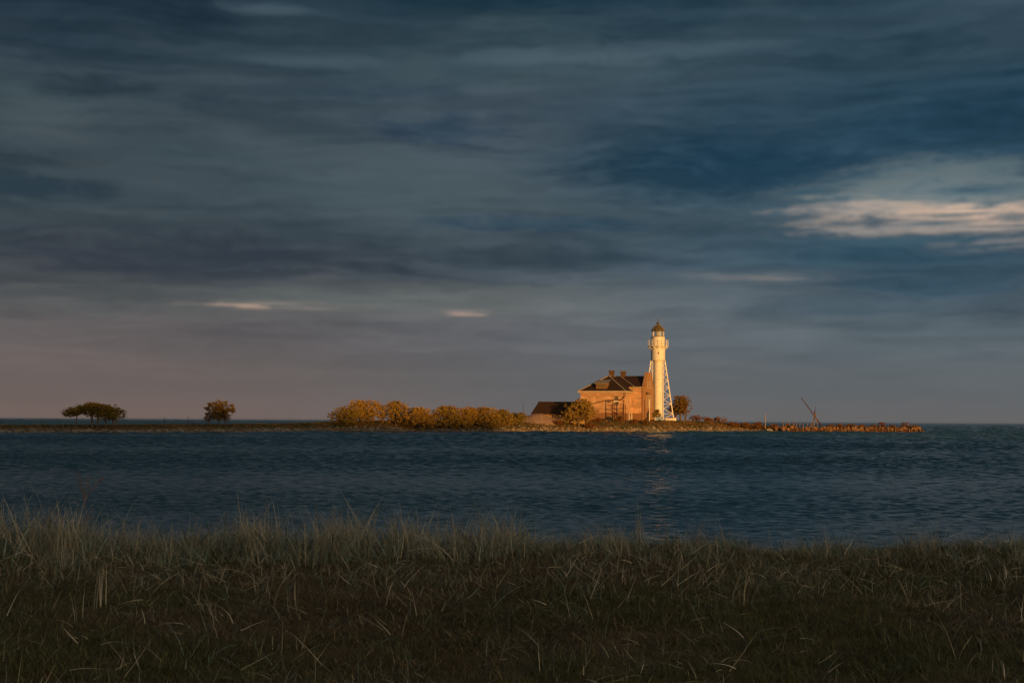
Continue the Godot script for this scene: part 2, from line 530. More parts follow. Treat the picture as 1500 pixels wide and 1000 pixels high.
func make_sea() -> void:
	swell.seed = 31; swell.frequency = 1.0; swell.fractal_octaves = 3; swell.fractal_gain = 0.55; swell.noise_type = FastNoiseLite.TYPE_SIMPLEX_SMOOTH
	gust.seed = 33; gust.frequency = 0.03; gust.fractal_octaves = 3; gust.noise_type = FastNoiseLite.TYPE_SIMPLEX_SMOOTH
	# rippled surface: the grid is finest near the shore and coarser far out
	var v := PackedVector3Array()
	var n := PackedVector3Array()
	var idx := PackedInt32Array()
	var ds := PackedFloat32Array()
	var d := 18.0
	while d < 2000.0:
		ds.append(d)
		d += 0.01 + d * 0.0028
	for far in [5000.0, 8000.0, 14000.0, 30000.0]:
		ds.append(far)
	var cols := 460
	for q: float in ds:
		var half := 12.0 + q * 0.5
		var e := 0.03 + q * 0.002
		for i in cols + 1:
			var x := half * (2.0 * i / cols - 1.0)
			var z := -q
			var rough := clampf(0.85 + gust.get_noise_2d(x * 0.3, z) * 0.4, 0.5, 1.3) * (0.8 + 0.2 * smoothstep(25.0, 110.0, q))
			var h := wave(x, z, q) * rough
			var gx := (wave(x + e, z, q) * rough - h) / e
			var gz := (wave(x, z + e, q) * rough - h) / e
			v.append(Vector3(x, h, z))
			n.append(Vector3(-gx, 1.0, -gz).normalized())
	for j in ds.size() - 1:
		for i in cols:
			var a := j * (cols + 1) + i
			var b := a + cols + 1
			idx.append_array([a, b, a + 1, a + 1, b, b + 1])
	var arr := []
	arr.resize(Mesh.ARRAY_MAX)
	arr[Mesh.ARRAY_VERTEX] = v; arr[Mesh.ARRAY_NORMAL] = n; arr[Mesh.ARRAY_INDEX] = idx
	var m := ArrayMesh.new()
	m.add_surface_from_arrays(Mesh.PRIMITIVE_TRIANGLES, arr)
	var o := MeshInstance3D.new()
	o.mesh = m
	o.material_override = M.water
	o.name = "sea"
	add_child(o)
	o.set_meta("kind", "structure")

# ------------------------------------------------------------------ plants
func crown_shape(lobes: Array, leaves: int, size: float, dark: Color, light: Color) -> Shape:
	# every lobe is a cluster of twig clumps, every clump a spray of leaves
	var s := Shape.new()
	var total := 0.0
	for l in lobes:
		total += l[1].x * l[1].y + l[1].x * l[1].z
	for l in lobes:
		var share: float = (l[1].x * l[1].y + l[1].x * l[1].z) / total
		var clumps := maxi(8, int(leaves * share / 20.0))
		for k in clumps:
			var dir := Vector3(rng.randfn(), rng.randfn() * 0.9 + 0.15, rng.randfn()).normalized()
			var at: Vector3 = l[0] + dir * l[1] * rng.randf_range(0.55, 1.02)
			var mix := rng.randf()
			var spray := rng.randf_range(0.55, 1.15) * size * 1.6
			for q in 26:
				var p := at + Vector3(rng.randfn(), rng.randfn() * 0.7, rng.randfn()) * spray * 0.5
				s.tint = dark.lerp(light, clampf(0.1 + mix * 0.5 + rng.randf() * 0.45, 0.0, 1.0))
				s.leaf(p, size * rng.randf_range(0.6, 1.2), rng)
	return s

func plant(called: String, label: String, category: String, at: Vector3, width: float, height: float, group: String, options := {}) -> Node3D:
	# a tree or bush: width and height of the whole, clear = height of the bare stem
	rng.seed = hash(label) + int(at.x * 100.0)
	var o := thing(called, label, category, at, 0.0, group)
	var clear: float = options.get("clear", 0.1)
	var flat: float = options.get("flat", 0.0)
	var stems: Array = options.get("stems", [0.0])
	var lobes := []
	var rx := width / 2.0
	var ry := (height - clear) / 2.0
	var count: int = options.get("lobes", 9)
	for k in count:
		var a := TAU * k / count + rng.randf() * 0.7
		var out := rng.randf_range(0.3, 0.66)
		var y := clear + ry * rng.randf_range(0.35, 1.4)
		var rr := rx * rng.randf_range(0.36, 0.52)
		lobes.append([Vector3(cos(a) * rx * out, y - flat * ry * out * 0.3, sin(a) * rx * out * 0.85), Vector3(rr, minf(rr * 0.8, ry * 0.62), rr)])
	for k in maxi(2, count / 3):
		var rr := rx * rng.randf_range(0.3, 0.44)
		lobes.append([Vector3(rng.randf_range(-0.35, 0.35) * rx, height - rr * 0.72 - rng.randf() * 0.2 * ry, rng.randf_range(-0.3, 0.3) * rx), Vector3(rr, minf(rr * 0.8, ry * 0.6), rr)])
	for l in lobes:   # inside the measured height
		l[0].y = minf(l[0].y, height - l[1].y)
		l[0].y = maxf(l[0].y, clear + l[1].y * 0.7)
	var wood := Shape.new()
	var thick: float = options.get("thick", 0.05 * height)
	for x in stems:
		var foot := Vector3(x, -0.15, rng.randf_range(-0.3, 0.3))
		var knee := Vector3(x * 0.9 + rng.randf_range(-0.2, 0.2), clear + ry * 0.25, foot.z)
		wood.tube([foot, foot.lerp(knee, 0.5) + Vector3(rng.randf_range(-0.12, 0.12), 0, 0), knee], [thick, thick * 0.8, thick * 0.65])
		for l in lobes:
			if stems.size() > 1 and absf(l[0].x - x) > rx * 0.75: continue
			var mid: Vector3 = knee.lerp(l[0], 0.5) + Vector3(0, -0.1 * ry, 0)
			wood.tube([knee, mid, l[0]], [thick * 0.5, thick * 0.34, thick * 0.16], 5)
	part("trunk", wood, M.bark, o)
	part("crown", crown_shape(lobes, options.get("leaves", 3000), options.get("leaf", 0.3), options.get("dark", Color(0.1, 0.075, 0.016)), options.get("light", Color(0.27, 0.18, 0.035))), M.leaf, o)
	return o

var boulder_cache := {}

func boulder_mesh(k: int) -> ArrayMesh:
	if boulder_cache.has(k): return boulder_cache[k]
	var s := Shape.new()
	var f := FastNoiseLite.new()
	f.seed = k; f.frequency = 0.9
	var rings := 6
	var sides := 9
	var pts := []
	for j in rings + 1:
		var row := []
		for i in sides:
			var th := PI * j / rings
			var ph := TAU * i / sides
			var d := Vector3(sin(th) * cos(ph), cos(th), sin(th) * sin(ph))
			row.append(d * Vector3(1.0, 0.68, 0.85) * (1.0 + f.get_noise_3d(d.x * 1.4, d.y * 1.4, d.z * 1.4) * 0.75) * 0.5)
		pts.append(row)
	for j in rings:
		for i in sides:
			var q := (i + 1) % sides
			if j > 0: s.tri(pts[j][i], pts[j][q], pts[j + 1][q])
			if j < rings - 1 or j == 0: s.tri(pts[j][i], pts[j + 1][q], pts[j + 1][i])
	boulder_cache[k] = s.mesh()
	return boulder_cache[k]

# ------------------------------------------------------------------ the lighthouse
func make_lighthouse() -> void:
	var o := thing("lighthouse", "tall white iron lighthouse with lattice legs, gallery and domed lantern", "lighthouse", Vector3(35.5, 2.75, -345.0), deg_to_rad(4.0))
	var s := Shape.new()
	s.lathe(Vector3.ZERO, [Vector2(0, 0.05), Vector2(1.5, 0.05), Vector2(1.5, 0.4), Vector2(1.2, 0.45), Vector2(1.13, 0.46), Vector2(1.13, 14.45)], 40)
	var column := part("column", s, M.tower, o)
	for k in 5:   # the flanges where the plates of the tube are bolted together
		var f := Shape.new()
		f.lathe(Vector3(0, 2.9 + k * 2.6, 0), [Vector2(1.13, -0.05), Vector2(1.165, -0.045), Vector2(1.165, 0.045), Vector2(1.13, 0.05)], 40)
		part("flange", f, M.tower, column)
	s = Shape.new()
	s.lathe(Vector3.ZERO, [Vector2(1.1, 14.4), Vector2(1.78, 14.4), Vector2(1.8, 14.48), Vector2(1.72, 14.5), Vector2(1.72, 17.8), Vector2(1.82, 17.85)], 40)
	var drum := part("drum", s, M.tower, o)
	s = Shape.new()
	var toward := Vector3(0, 0, 1).rotated(Vector3.UP, deg_to_rad(-6.0))
	s.box(toward * 1.73 + Vector3(0, 16.15, 0), Vector3(0.3, 0.42, 0.08), Basis(Vector3.UP, deg_to_rad(-6.0)))
	part("window", s, M.shutter, drum)
	# gallery
	s = Shape.new()
	s.lathe(Vector3.ZERO, [Vector2(1.7, 17.78), Vector2(2.52, 17.78), Vector2(2.56, 17.82), Vector2(2.56, 17.92), Vector2(1.6, 17.92)], 40)
	part("gallery_floor", s, M.tower, o)
	for k in 12:
		var a := TAU * k / 12.0 + 0.13
		var out := Vector3(cos(a), 0, sin(a))
		s = Shape.new()
		s.beam(out * 1.72 + Vector3(0, 17.05, 0), out * 2.46 + Vector3(0, 17.75, 0), 0.09)
		s.beam(out * 1.72 + Vector3(0, 17.72, 0), out * 2.46 + Vector3(0, 17.72, 0), 0.07)
		part("bracket", s, M.iron_white, o)
	var rail := Shape.new()
	for h in [18.35, 18.8, 19.3]:
		var ring := []
		for k in 37:
			var a := TAU * k / 36.0
			ring.append(Vector3(cos(a) * 2.47, h, sin(a) * 2.47))
		for k in 36:
			rail.beam(ring[k], ring[k + 1], 0.055)
	var railing := part("railing", rail, M.iron_white, o)
	for k in 16:
		var a := TAU * k / 16.0
		s = Shape.new()
		s.beam(Vector3(cos(a) * 2.47, 17.9, sin(a) * 2.47), Vector3(cos(a) * 2.47, 19.36, sin(a) * 2.47), 0.08)
		part("post", s, M.iron_white, railing)
	# watch room, lantern, dome
	s = Shape.new()
	s.lathe(Vector3.ZERO, [Vector2(1.66, 17.9), Vector2(1.66, 20.0), Vector2(1.7, 20.02), Vector2(1.7, 20.1), Vector2(1.2, 20.12)], 40)
	part("watch_room", s, M.tower, o)
	s = Shape.new()
	s.lathe(Vector3.ZERO, [Vector2(1.46, 20.1), Vector2(1.46, 20.28), Vector2(1.38, 20.3)], 24)
	var cage := part("lantern_frame", s, M.lantern_frame, o)
	s = Shape.new()
	s.lathe(Vector3.ZERO, [Vector2(1.38, 21.5), Vector2(1.46, 21.5), Vector2(1.46, 21.62)], 24)
	part("upper_ring", s, M.lantern_frame, cage)
	for k in 10:
		var a := TAU * k / 10.0 + 0.1
		var b := TAU * (k + 1) / 10.0 + 0.1
		var pa := Vector3(cos(a), 0, sin(a)) * 1.41
		var pb := Vector3(cos(b), 0, sin(b)) * 1.41
		s = Shape.new()
		s.beam(pa + Vector3(0, 20.25, 0), pa + Vector3(0, 21.55, 0), 0.1)
		part("mullion", s, M.white_paint if k % 2 == 0 else M.lantern_frame, cage)
		s = Shape.new()
		s.quad(pb * 0.985 + Vector3(0, 20.28, 0), pa * 0.985 + Vector3(0, 20.28, 0), pa * 0.985 + Vector3(0, 21.52, 0), pb * 0.985 + Vector3(0, 21.52, 0))
		part("pane", s, M.glass, cage)
	s = Shape.new()
	var prof := [Vector2(0.18, 20.1), Vector2(0.18, 20.3)]
	for k in 9:
		prof.append(Vector2(0.34 + 0.2 * sin(PI * k / 8.0) + (0.05 if k % 2 else 0.0), 20.34 + k * 0.13))
	prof.append(Vector2(0.0, 21.5))
	s.lathe(Vector3.ZERO, prof, 20)
	part("lens", s, M.lens, o)
	s = Shape.new()
	s.lathe(Vector3.ZERO, [Vector2(1.3, 21.58), Vector2(1.62, 21.55), Vector2(1.66, 21.62), Vector2(1.5, 21.85), Vector2(1.22, 22.25), Vector2(0.85, 22.68), Vector2(0.5, 22.98), Vector2(0.3, 23.1)], 20, false)
	var dome := part("dome", s, M.copper, o)
	for k in 10:
		var a := TAU * k / 10.0 + 0.1
		var out := Vector3(cos(a), 0, sin(a))
		s = Shape.new()
		s.tube([out * 1.66 + Vector3(0, 21.64, 0), out * 1.24 + Vector3(0, 22.27, 0), out * 0.87 + Vector3(0, 22.7, 0), out * 0.32 + Vector3(0, 23.12, 0)], [0.05, 0.05, 0.05, 0.04])
		part("rib", s, M.lantern_frame, dome)
	s = Shape.new()
	s.lathe(Vector3.ZERO, [Vector2(0.3, 23.05), Vector2(0.34, 23.15), Vector2(0.22, 23.25), Vector2(0.22, 23.35), Vector2(0.4, 23.5), Vector2(0.4, 23.62), Vector2(0.12, 23.8), Vector2(0.0, 23.85)], 16)
	part("vent", s, M.copper, dome)
	s = Shape.new()
	s.tube([Vector3(0, 23.8, 0), Vector3(0, 24.75, 0)], [0.045, 0.02])
	s.beam(Vector3(-0.3, 24.3, 0.1), Vector3(0.34, 24.3, -0.1), 0.05)
	s.box(Vector3(0.24, 24.4, -0.07), Vector3(0.3, 0.2, 0.03), Basis(Vector3.UP, 0.3))
	part("weather_vane", s, M.rust, dome)
	# raking legs to the right, the left and the back, each with a foot
	var foot := []
	var top := []
	for k in 3:
		var a := -TAU * k / 4.0
		var out := Vector3(cos(a), 0, sin(a))
		foot.append(out * 3.85)
		top.append(out * 1.72 + Vector3(0, 14.42, 0))
		s = Shape.new()
		s.beam(foot[k], top[k], 0.2)
		var leg := part("leg", s, M.iron_white, o)
		s = Shape.new()
		s.lathe(foot[k], [Vector2(0.42, -0.4), Vector2(0.42, 0.12), Vector2(0.2, 0.2), Vector2(0.0, 0.2)], 12)
		part("foot", s, M.trim, leg)
	# each leg is a raking truss: an upright beside the column, zigzag braces and level struts
	for k in 3:
		var a := -TAU * k / 4.0
		var out := Vector3(cos(a), 0, sin(a))
		var low := out * 1.36
		var high := out * 1.26 + Vector3(0, 14.42, 0)
		s = Shape.new()
		s.beam(low, high, 0.12)
		part("upright", s, M.iron_white, o)
		var t := 0.02
		var panel := 0.17
		while t < 0.97:
			var t1 := minf(t + panel, 0.99)
			var mid := (t + t1) * 0.5
			s = Shape.new()
			s.beam(low.lerp(high, t), foot[k].lerp(top[k], mid), 0.085)
			part("brace", s, M.iron_white, o)
			s = Shape.new()
			s.beam(foot[k].lerp(top[k], mid), low.lerp(high, t1), 0.085)
			part("brace", s, M.iron_white, o)
			s = Shape.new()
			s.beam(low.lerp(high, mid), foot[k].lerp(top[k], mid), 0.075)
			part("strut", s, M.iron_white, o)
			t = t1
			panel *= 0.9

# ------------------------------------------------------------------ the keeper's house
func window_part(parent: Node, at: Vector3, size: Vector2, face: Vector3, infill: Material, boards := 3) -> void:
	# a framed, boarded opening on the wall whose outward direction is face
	var across := Vector3.UP.cross(face).normalized()
	var turn := Basis(across, Vector3.UP, face)
	var s := Shape.new()
	for k in [-1.0, 1.0]:
		s.box(at + across * k * size.x * 0.5 + face * 0.03, Vector3(0.12, size.y + 0.12, 0.16), turn)
	s.box(at + Vector3.UP * (size.y * 0.5 + 0.06) + face * 0.032, Vector3(size.x + 0.1, 0.13, 0.17), turn)
	var frame := part("window", s, M.trim, parent)
	for k in boards:
		s = Shape.new()
		s.box(at + across * size.x * ((k + 0.5) / boards - 0.5) + face * (0.02 + 0.008 * (k % 2)), Vector3(size.x / boards - 0.025, size.y, 0.06), turn)
		part("board", s, infill, frame)
	s = Shape.new()
	s.box(at - Vector3.UP * (size.y * 0.5 + 0.06) + face * 0.06, Vector3(size.x + 0.3, 0.12, 0.24), turn)
	part("sill", s, M.trim, frame)

func make_house() -> void:
	var o := thing("keeper_house", "large two storey plastered house with dark hipped roof and two chimneys", "house", Vector3(26.1, 2.1, -330.0), deg_to_rad(-20.0))
	var s := Shape.new()
	# plinth: rough stone, 0.08 proud of the wall
	s.box(Vector3(-5.3, 1.0, -3.6), Vector3(10.76, 2.4, 7.36))
	s.box(Vector3(-1.9, 1.02, -11.0), Vector3(9.1, 2.36, 8.2))
	part("plinth", s, M.plinth, o)
	s = Shape.new()
	s.box(Vector3(-5.3, 4.72, -3.6), Vector3(10.6, 5.04, 7.2))
	part("front_wall", s, M.plaster, o)
	s = Shape.new()
	s.box(Vector3(-1.9, 5.3, -11.0), Vector3(8.96, 6.2, 8.0))
	part("wing_wall", s, M.plaster, o)
	# parapet gable closing the wing on the right
	s = Shape.new()
	var g := []
	for p in [[-6.75, -0.2], [-6.75, 8.45], [-7.15, 8.45], [-9.3, 11.45], [-9.3, 11.8], [-13.4, 11.8], [-13.4, 11.45], [-14.9, 8.45], [-15.25, 8.45], [-15.25, -0.2]]:
		g.append(Vector3(3.2, p[1], p[0]))
	g.reverse()
	g.reverse()
	s.prism(fan_safe(g), Vector3(-0.62, 0, 0))
	var gable := part("gable_wall", s, M.gable, o)
	s = Shape.new()
	s.beam(Vector3(2.9, 11.87, -9.15), Vector3(2.9, 11.87, -13.55), 0.8, 0.14)
	s.beam(Vector3(2.9, 8.55, -6.85), Vector3(2.9, 11.6, -9.2), 0.78, 0.13)
	part("coping", s, M.gable, gable)
	for z in [-9.0, -10.6, -12.2]:
		window_part(gable, Vector3(3.21, 5.0, z), Vector2(0.95, 2.5), Vector3.RIGHT, M.board)
	for z in [-9.6, -11.6]:
		window_part(gable, Vector3(3.21, 8.9, z), Vector2(0.8, 1.5), Vector3.RIGHT, M.board)
	s = Shape.new()
	s.box(Vector3(3.7, 7.0, -7.9), Vector3(1.0, 0.1, 1.2), Basis(Vector3.FORWARD, 0.4))
	s.beam(Vector3(3.2, 6.5, -7.6), Vector3(4.0, 6.85, -7.6), 0.08)
	part("hood", s, M.shutter, gable)
	# front roof: hipped towards the viewer
	var e := 0.5
	var eave := 7.25
	var apex := 11.0
	var A := Vector3(-10.6 - e, eave, e)
	var B := Vector3(e, eave, e)
	var P := Vector3(-5.3, apex, -5.3)
	var Q := Vector3(-5.3, apex, -11.0)
	s = Shape.new()
	s.tri(A, B, P)
	s.quad(B, Vector3(e, eave, -11.0), Q, P)
	s.quad(Vector3(-10.6 - e, eave, -11.0), A, P, Q)
	var roof := part("front_roof", s, M.roof, o)
	s = Shape.new()
	s.quad(Vector3(-5.2, 8.36, -6.7), Vector3(2.6, 8.36, -6.7), Vector3(2.6, 11.12, -11.0), Vector3(-5.2, 11.12, -11.0))
	s.quad(Vector3(2.6, 8.36, -15.3), Vector3(-5.2, 8.36, -15.3), Vector3(-5.2, 11.12, -11.0), Vector3(2.6, 11.12, -11.0))
	s.tri(Vector3(-5.2, 8.36, -15.3), Vector3(-5.2, 8.36, -6.7), Vector3(-5.2, 11.12, -11.0))
	part("wing_roof", s, M.roof, o)
	for l in [[A, P], [B, P], [P, Q]]:
		s = Shape.new()
		s.beam(l[0] + Vector3(0, 0.05, 0), l[1] + Vector3(0, 0.05, 0), 0.3, 0.16)
		part("ridge_cap", s, M.zinc, roof)
	s = Shape.new()   # flashing in the valley between the roofs
	s.beam(Vector3(-4.0, 11.05, -10.9), Vector3(0.55, 8.5, -6.75), 0.26, 0.12)
	part("valley_flashing", s, M.zinc, roof)
	s = Shape.new()
	s.box(Vector3(-5.3, 7.12, 0.3), Vector3(11.7, 0.42, 0.5))
	s.box(Vector3(0.3, 7.12, -3.4), Vector3(0.5, 0.42, 6.9))
	s.box(Vector3(-10.9, 7.12, -3.4), Vector3(0.5, 0.42, 6.9))
	part("cornice", s, M.trim, o)
	s = Shape.new()
	s.beam(Vector3(-0.6, 8.3, -6.62), Vector3(2.58, 8.3, -6.62), 0.25, 0.22)
	part("gutter", s, M.trim, o)
	# dormer in the front hip
	s = Shape.new()
	s.box(Vector3(-5.6, 8.35, -1.6), Vector3(2.7, 1.7, 2.4))
	var dormer := part("dormer", s, M.board, o)
	s = Shape.new()
	s.prism([Vector3(-7.15, 9.0, 0.0), Vector3(-4.05, 9.0, 0.0), Vector3(-3.9, 9.12, 0.0), Vector3(-7.3, 9.12, 0.0)], Vector3(0, 0.9, -3.0))
	part("dormer_roof", s, M.zinc, dormer)
	for x in [-6.3, -5.6, -4.9]:
		s = Shape.new()
		s.box(Vector3(x, 8.5, -0.4), Vector3(0.5, 0.6, 0.08))
		part("pane", s, M.shutter, dormer)
	for c in [[Vector3(-5.3, 10.5, -8.0), 2.6], [Vector3(-3.3, 10.5, -11.0), 2.5]]:
		s = Shape.new()
		s.box(c[0] + Vector3(0, 0.75, 0), Vector3(1.05, c[1] - 0.6, 0.95))
		var stack := part("chimney", s, M.soot_brick, o)
		s = Shape.new()
		s.box(c[0] + Vector3(0, c[1] - 0.9, 0), Vector3(1.3, 0.32, 1.2))
		part("chimney_cap", s, M.soot_brick, stack)
	# openings in the front and the wing
	window_part(o, Vector3(-1.8, 5.2, 0.02), Vector2(1.0, 1.9), Vector3.BACK, M.shutter, 2)
	window_part(o, Vector3(0.02, 5.0, -3.4), Vector2(1.3, 2.1), Vector3.RIGHT, M.plaster)
	window_part(o, Vector3(1.0, 4.9, -6.98), Vector2(1.2, 2.1), Vector3.BACK, M.plaster)
	window_part(o, Vector3(-3.0, 0.85, 0.08), Vector2(0.9, 0.8), Vector3.BACK, M.shutter, 2)
	window_part(o, Vector3(0.08, 0.85, -5.2), Vector2(0.9, 0.8), Vector3.RIGHT, M.shutter, 2)
	s = Shape.new()   # string course under the cornice
	s.box(Vector3(-5.3, 6.25, 0.03), Vector3(10.7, 0.14, 0.08))
	part("string_course", s, M.gable, o)
	# the pipe that leads the rain water from the corner along the front
	s = Shape.new()
	s.tube([Vector3(0.35, 6.9, 0.45), Vector3(0.3, 6.2, 0.2), Vector3(-0.3, 5.55, 0.2), Vector3(-0.7, 5.3, 0.2), Vector3(-4.2, 5.15, 0.2), Vector3(-7.9, 4.25, 0.2)], [0.09, 0.09, 0.09, 0.09, 0.08, 0.08])
	part("drainpipe", s, M.rust, o)

func fan_safe(g: Array) -> Array:
	# start the fan of an outline at its middle top corner so that no triangle leaves it
	var k := 5
	var r := []
	for i in g.size():
		r.append(g[(i + k) % g.size()])
	return r

func make_outside_stair() -> void:
	var o := thing("outside_stair", "rusty steel stair tower with landing against the plastered house", "stairs", Vector3(23.3, 2.15, -328.9), deg_to_rad(-20.0))
	for x in [0.0, 2.7]:
		for z in [0.0, -1.4]:
			var s := Shape.new()
			s.beam(Vector3(x, -0.2, z), Vector3(x, 5.2 if z == 0.0 else 4.2, z), 0.13)
			part("post", s, M.rust, o)
	var s := Shape.new()
	s.box(Vector3(1.35, 3.2, -0.7), Vector3(2.7, 0.1, 1.3))
	part("landing", s, M.rust, o)
	for h in [2.2, 4.2, 5.1]:
		s = Shape.new()
		s.beam(Vector3(0, h, 0), Vector3(2.7, h - 0.05, 0), 0.1)
		part("rail", s, M.rust, o)
	s = Shape.new()
	s.beam(Vector3(0.2, 3.1, 0.05), Vector3(2.6, 2.3, 0.05), 0.12)
	s.beam(Vector3(2.6, 2.1, 0.05), Vector3(0.2, 0.1, 0.05), 0.12)
	part("stringer", s, M.rust, o)
	for k in 9:
		s = Shape.new()
		s.box(Vector3(0.35 + k * 0.27, 0.22 + k * 0.225, -0.25), Vector3(0.26, 0.05, 0.7))
		part("step", s, M.dark_wood, o)
	s = Shape.new()
	s.box(Vector3(0.85, 4.85, 0.08), Vector3(1.0, 0.28, 0.04))
	part("sign_board", s, M.white_paint, o)

func make_low_house() -> void:
	var o := thing("low_outbuilding", "low plastered outbuilding under a steep dark brown roof behind sand mound", "outbuilding", Vector3(4.6, 2.0, -318.0), deg_to_rad(-4.0))
	var s := Shape.new()
	s.box(Vector3(6.0, 0.75, -3.0), Vector3(11.4, 2.5, 5.6))
	part("wall", s, M.low_wall, o)
	var A := Vector3(-0.3, 1.9, 0.35)
	var B := Vector3(12.2, 1.9, 0.35)
	var C := Vector3(12.2, 1.9, -6.35)
	var D := Vector3(-0.3, 1.9, -6.35)
	var P := Vector3(1.25, 4.6, -3.0)
	var Q := Vector3(10.7, 4.6, -3.0)
	s = Shape.new()
	s.quad(A, B, Q, P); s.quad(C, D, P, Q); s.tri(D, A, P); s.tri(B, C, Q); s.quad(D, C, B, A)
	var roof := part("roof", s, M.low_roof, o)
	s = Shape.new()
	s.beam(A + Vector3(0, -0.02, 0.03), B + Vector3(0, -0.02, 0.03), 0.1, 0.2)
	part("fascia", s, M.dark_wood, roof)
	s = Shape.new()
	s.beam(P + Vector3(-0.1, 0.04, 0), Q + Vector3(0.1, 0.04, 0), 0.3, 0.14)
	part("ridge_cap", s, M.low_roof, roof)
	window_part(o, Vector3(3.0, 1.0, -0.18), Vector2(1.15, 1.4), Vector3.BACK, M.shutter)
	window_part(o, Vector3(7.6, 1.0, -0.18), Vector2(0.9, 1.2), Vector3.BACK, M.shutter)

# ------------------------------------------------------------------ small things round the house
func make_boat() -> void:
	var o := thing("rowing_boat", "white rowing boat with red rim lying by the lighthouse legs", "boat", Vector3(37.9, 2.55, -339.0), deg_to_rad(8.0))
	var hull := Shape.new()
	var rows := []
	for i in 9:
		var t := i / 8.0
		var w := 0.62 * pow(sin(PI * clampf(t * 0.82 + 0.18, 0.0, 1.0)), 0.6) + 0.02
		var x := -1.35 + 2.7 * t
		var sheer := 0.62 + 0.2 * pow(absf(t - 0.4) * 1.7, 2.0)
		rows.append([Vector3(x, sheer, w), Vector3(x, 0.25, w * 0.8), Vector3(x, 0.02, 0.02), Vector3(x, 0.25, -w * 0.8), Vector3(x, sheer, -w)])
	for i in 8:
		for k in 4:
			hull.quad(rows[i][k], rows[i][k + 1], rows[i + 1][k + 1], rows[i + 1][k])
	hull.tri(rows[0][0], rows[0][2], rows[0][4])
	part("hull", hull, M.white_paint, o)
	var rim := Shape.new()
	for i in 8:
		rim.beam(rows[i][0], rows[i + 1][0], 0.09); rim.beam(rows[i][4], rows[i + 1][4], 0.09)
	part("rim", rim, M.red_paint, o)
	for x in [-0.5, 0.4]:
		var s := Shape.new()
		s.box(Vector3(x, 0.5, 0), Vector3(0.25, 0.04, 1.0))
		part("thwart", s, M.grey_wood, o)

func make_trailer() -> void:
	var o := thing("cart_trailer", "small blue-grey covered trailer with white front beside the lighthouse", "trailer", Vector3(34.3, 2.3, -333.0), deg_to_rad(-6.0))
	var s := Shape.new()
	var arch := []
	for k in 9:
		var a := PI * k / 8.0
		arch.append(Vector3(cos(a) * 0.62, 0.62 + sin(a) * 0.52, 0))
	var poly := []
	for p in arch:
		poly.append(Vector3(-0.62, p.y, p.x))
	poly.append(Vector3(-0.62, 0.32, -0.62)); poly.append(Vector3(-0.62, 0.32, 0.62))
	poly.reverse()
	s.prism(poly, Vector3(1.75, 0, 0))
	part("cover", s, M.tarp, o)
	s = Shape.new()
	for p in poly.size():
		poly[p] = Vector3(-0.78, poly[p].y + 0.02, poly[p].z * 1.06)
	s.prism(poly, Vector3(0.15, 0, 0))
	part("front_panel", s, M.white_paint, o)
	for z in [-0.6, 0.66]:
		s = Shape.new()
		for k in 14:
			var a := TAU * k / 14.0
			var b := TAU * (k + 1) / 14.0
			s.beam(Vector3(0.3 + cos(a) * 0.24, 0.3 + sin(a) * 0.24, z), Vector3(0.3 + cos(b) * 0.24, 0.3 + sin(b) * 0.24, z), 0.12)
		s.box(Vector3(0.3, 0.3, z), Vector3(0.3, 0.3, 0.06))
		part("wheel", s, M.rubber, o)
	s = Shape.new()
	s.beam(Vector3(-0.7, 0.36, 0), Vector3(-1.5, 0.25, 0), 0.07)
	part("drawbar", s, M.rust, o)

func post_thing(called: String, label: String, category: String, at: Vector3, height: float, width: float, material: Material, group := "", cap := true) -> void:
	var o := thing(called, label, category, at, 0.3, group)
	var s := Shape.new()
	s.tube([Vector3(0, -0.4, 0), Vector3(0.02, height * 0.5, 0), Vector3(0.0, height, 0)], [width * 0.5, width * 0.48, width * 0.42], 8)
	part("shaft", s, material, o)
	if cap:
		s = Shape.new()
		s.lathe(Vector3(0, height, 0), [Vector2(width * 0.42, -0.02), Vector2(width * 0.6, 0.0), Vector2(width * 0.6, width * 0.3), Vector2(0, width * 0.6)], 8)
		part("cap", s, material, o)

func make_derrick() -> void:
	var o := thing("wooden_derrick", "old wooden derrick with long leaning boom on a splayed frame", "derrick", Vector3(76.0, 0.9, -356.0))
	var s := Shape.new()
	s.tube([Vector3(-3.5, 7.65, 0.1), Vector3(-0.1, 2.9, 0.1), Vector3(1.85, 0.2, 0.1)], [0.1, 0.14, 0.17])
	part("boom", s, M.dark_wood, o)
	for f in [Vector3(-1.0, -0.4, 0.9), Vector3(0.55, -0.4, 0.7), Vector3(-0.1, -0.4, -1.6)]:
		s = Shape.new()
		s.tube([f, Vector3(-0.15, 4.3, 0.0)], [0.11, 0.08])
		part("leg", s, M.grey_wood, o)
	s = Shape.new()
	s.tube([Vector3(-0.2, 3.2, 0.25), Vector3(-0.02, 5.4, 0.2)], [0.09, 0.06])
	part("mast", s, M.dark_wood, o)
	s = Shape.new()
	s.beam(Vector3(-0.6, 3.6, 0.2), Vector3(0.35, 3.55, 0.2), 0.12)
	part("crossbar", s, M.grey_wood, o)

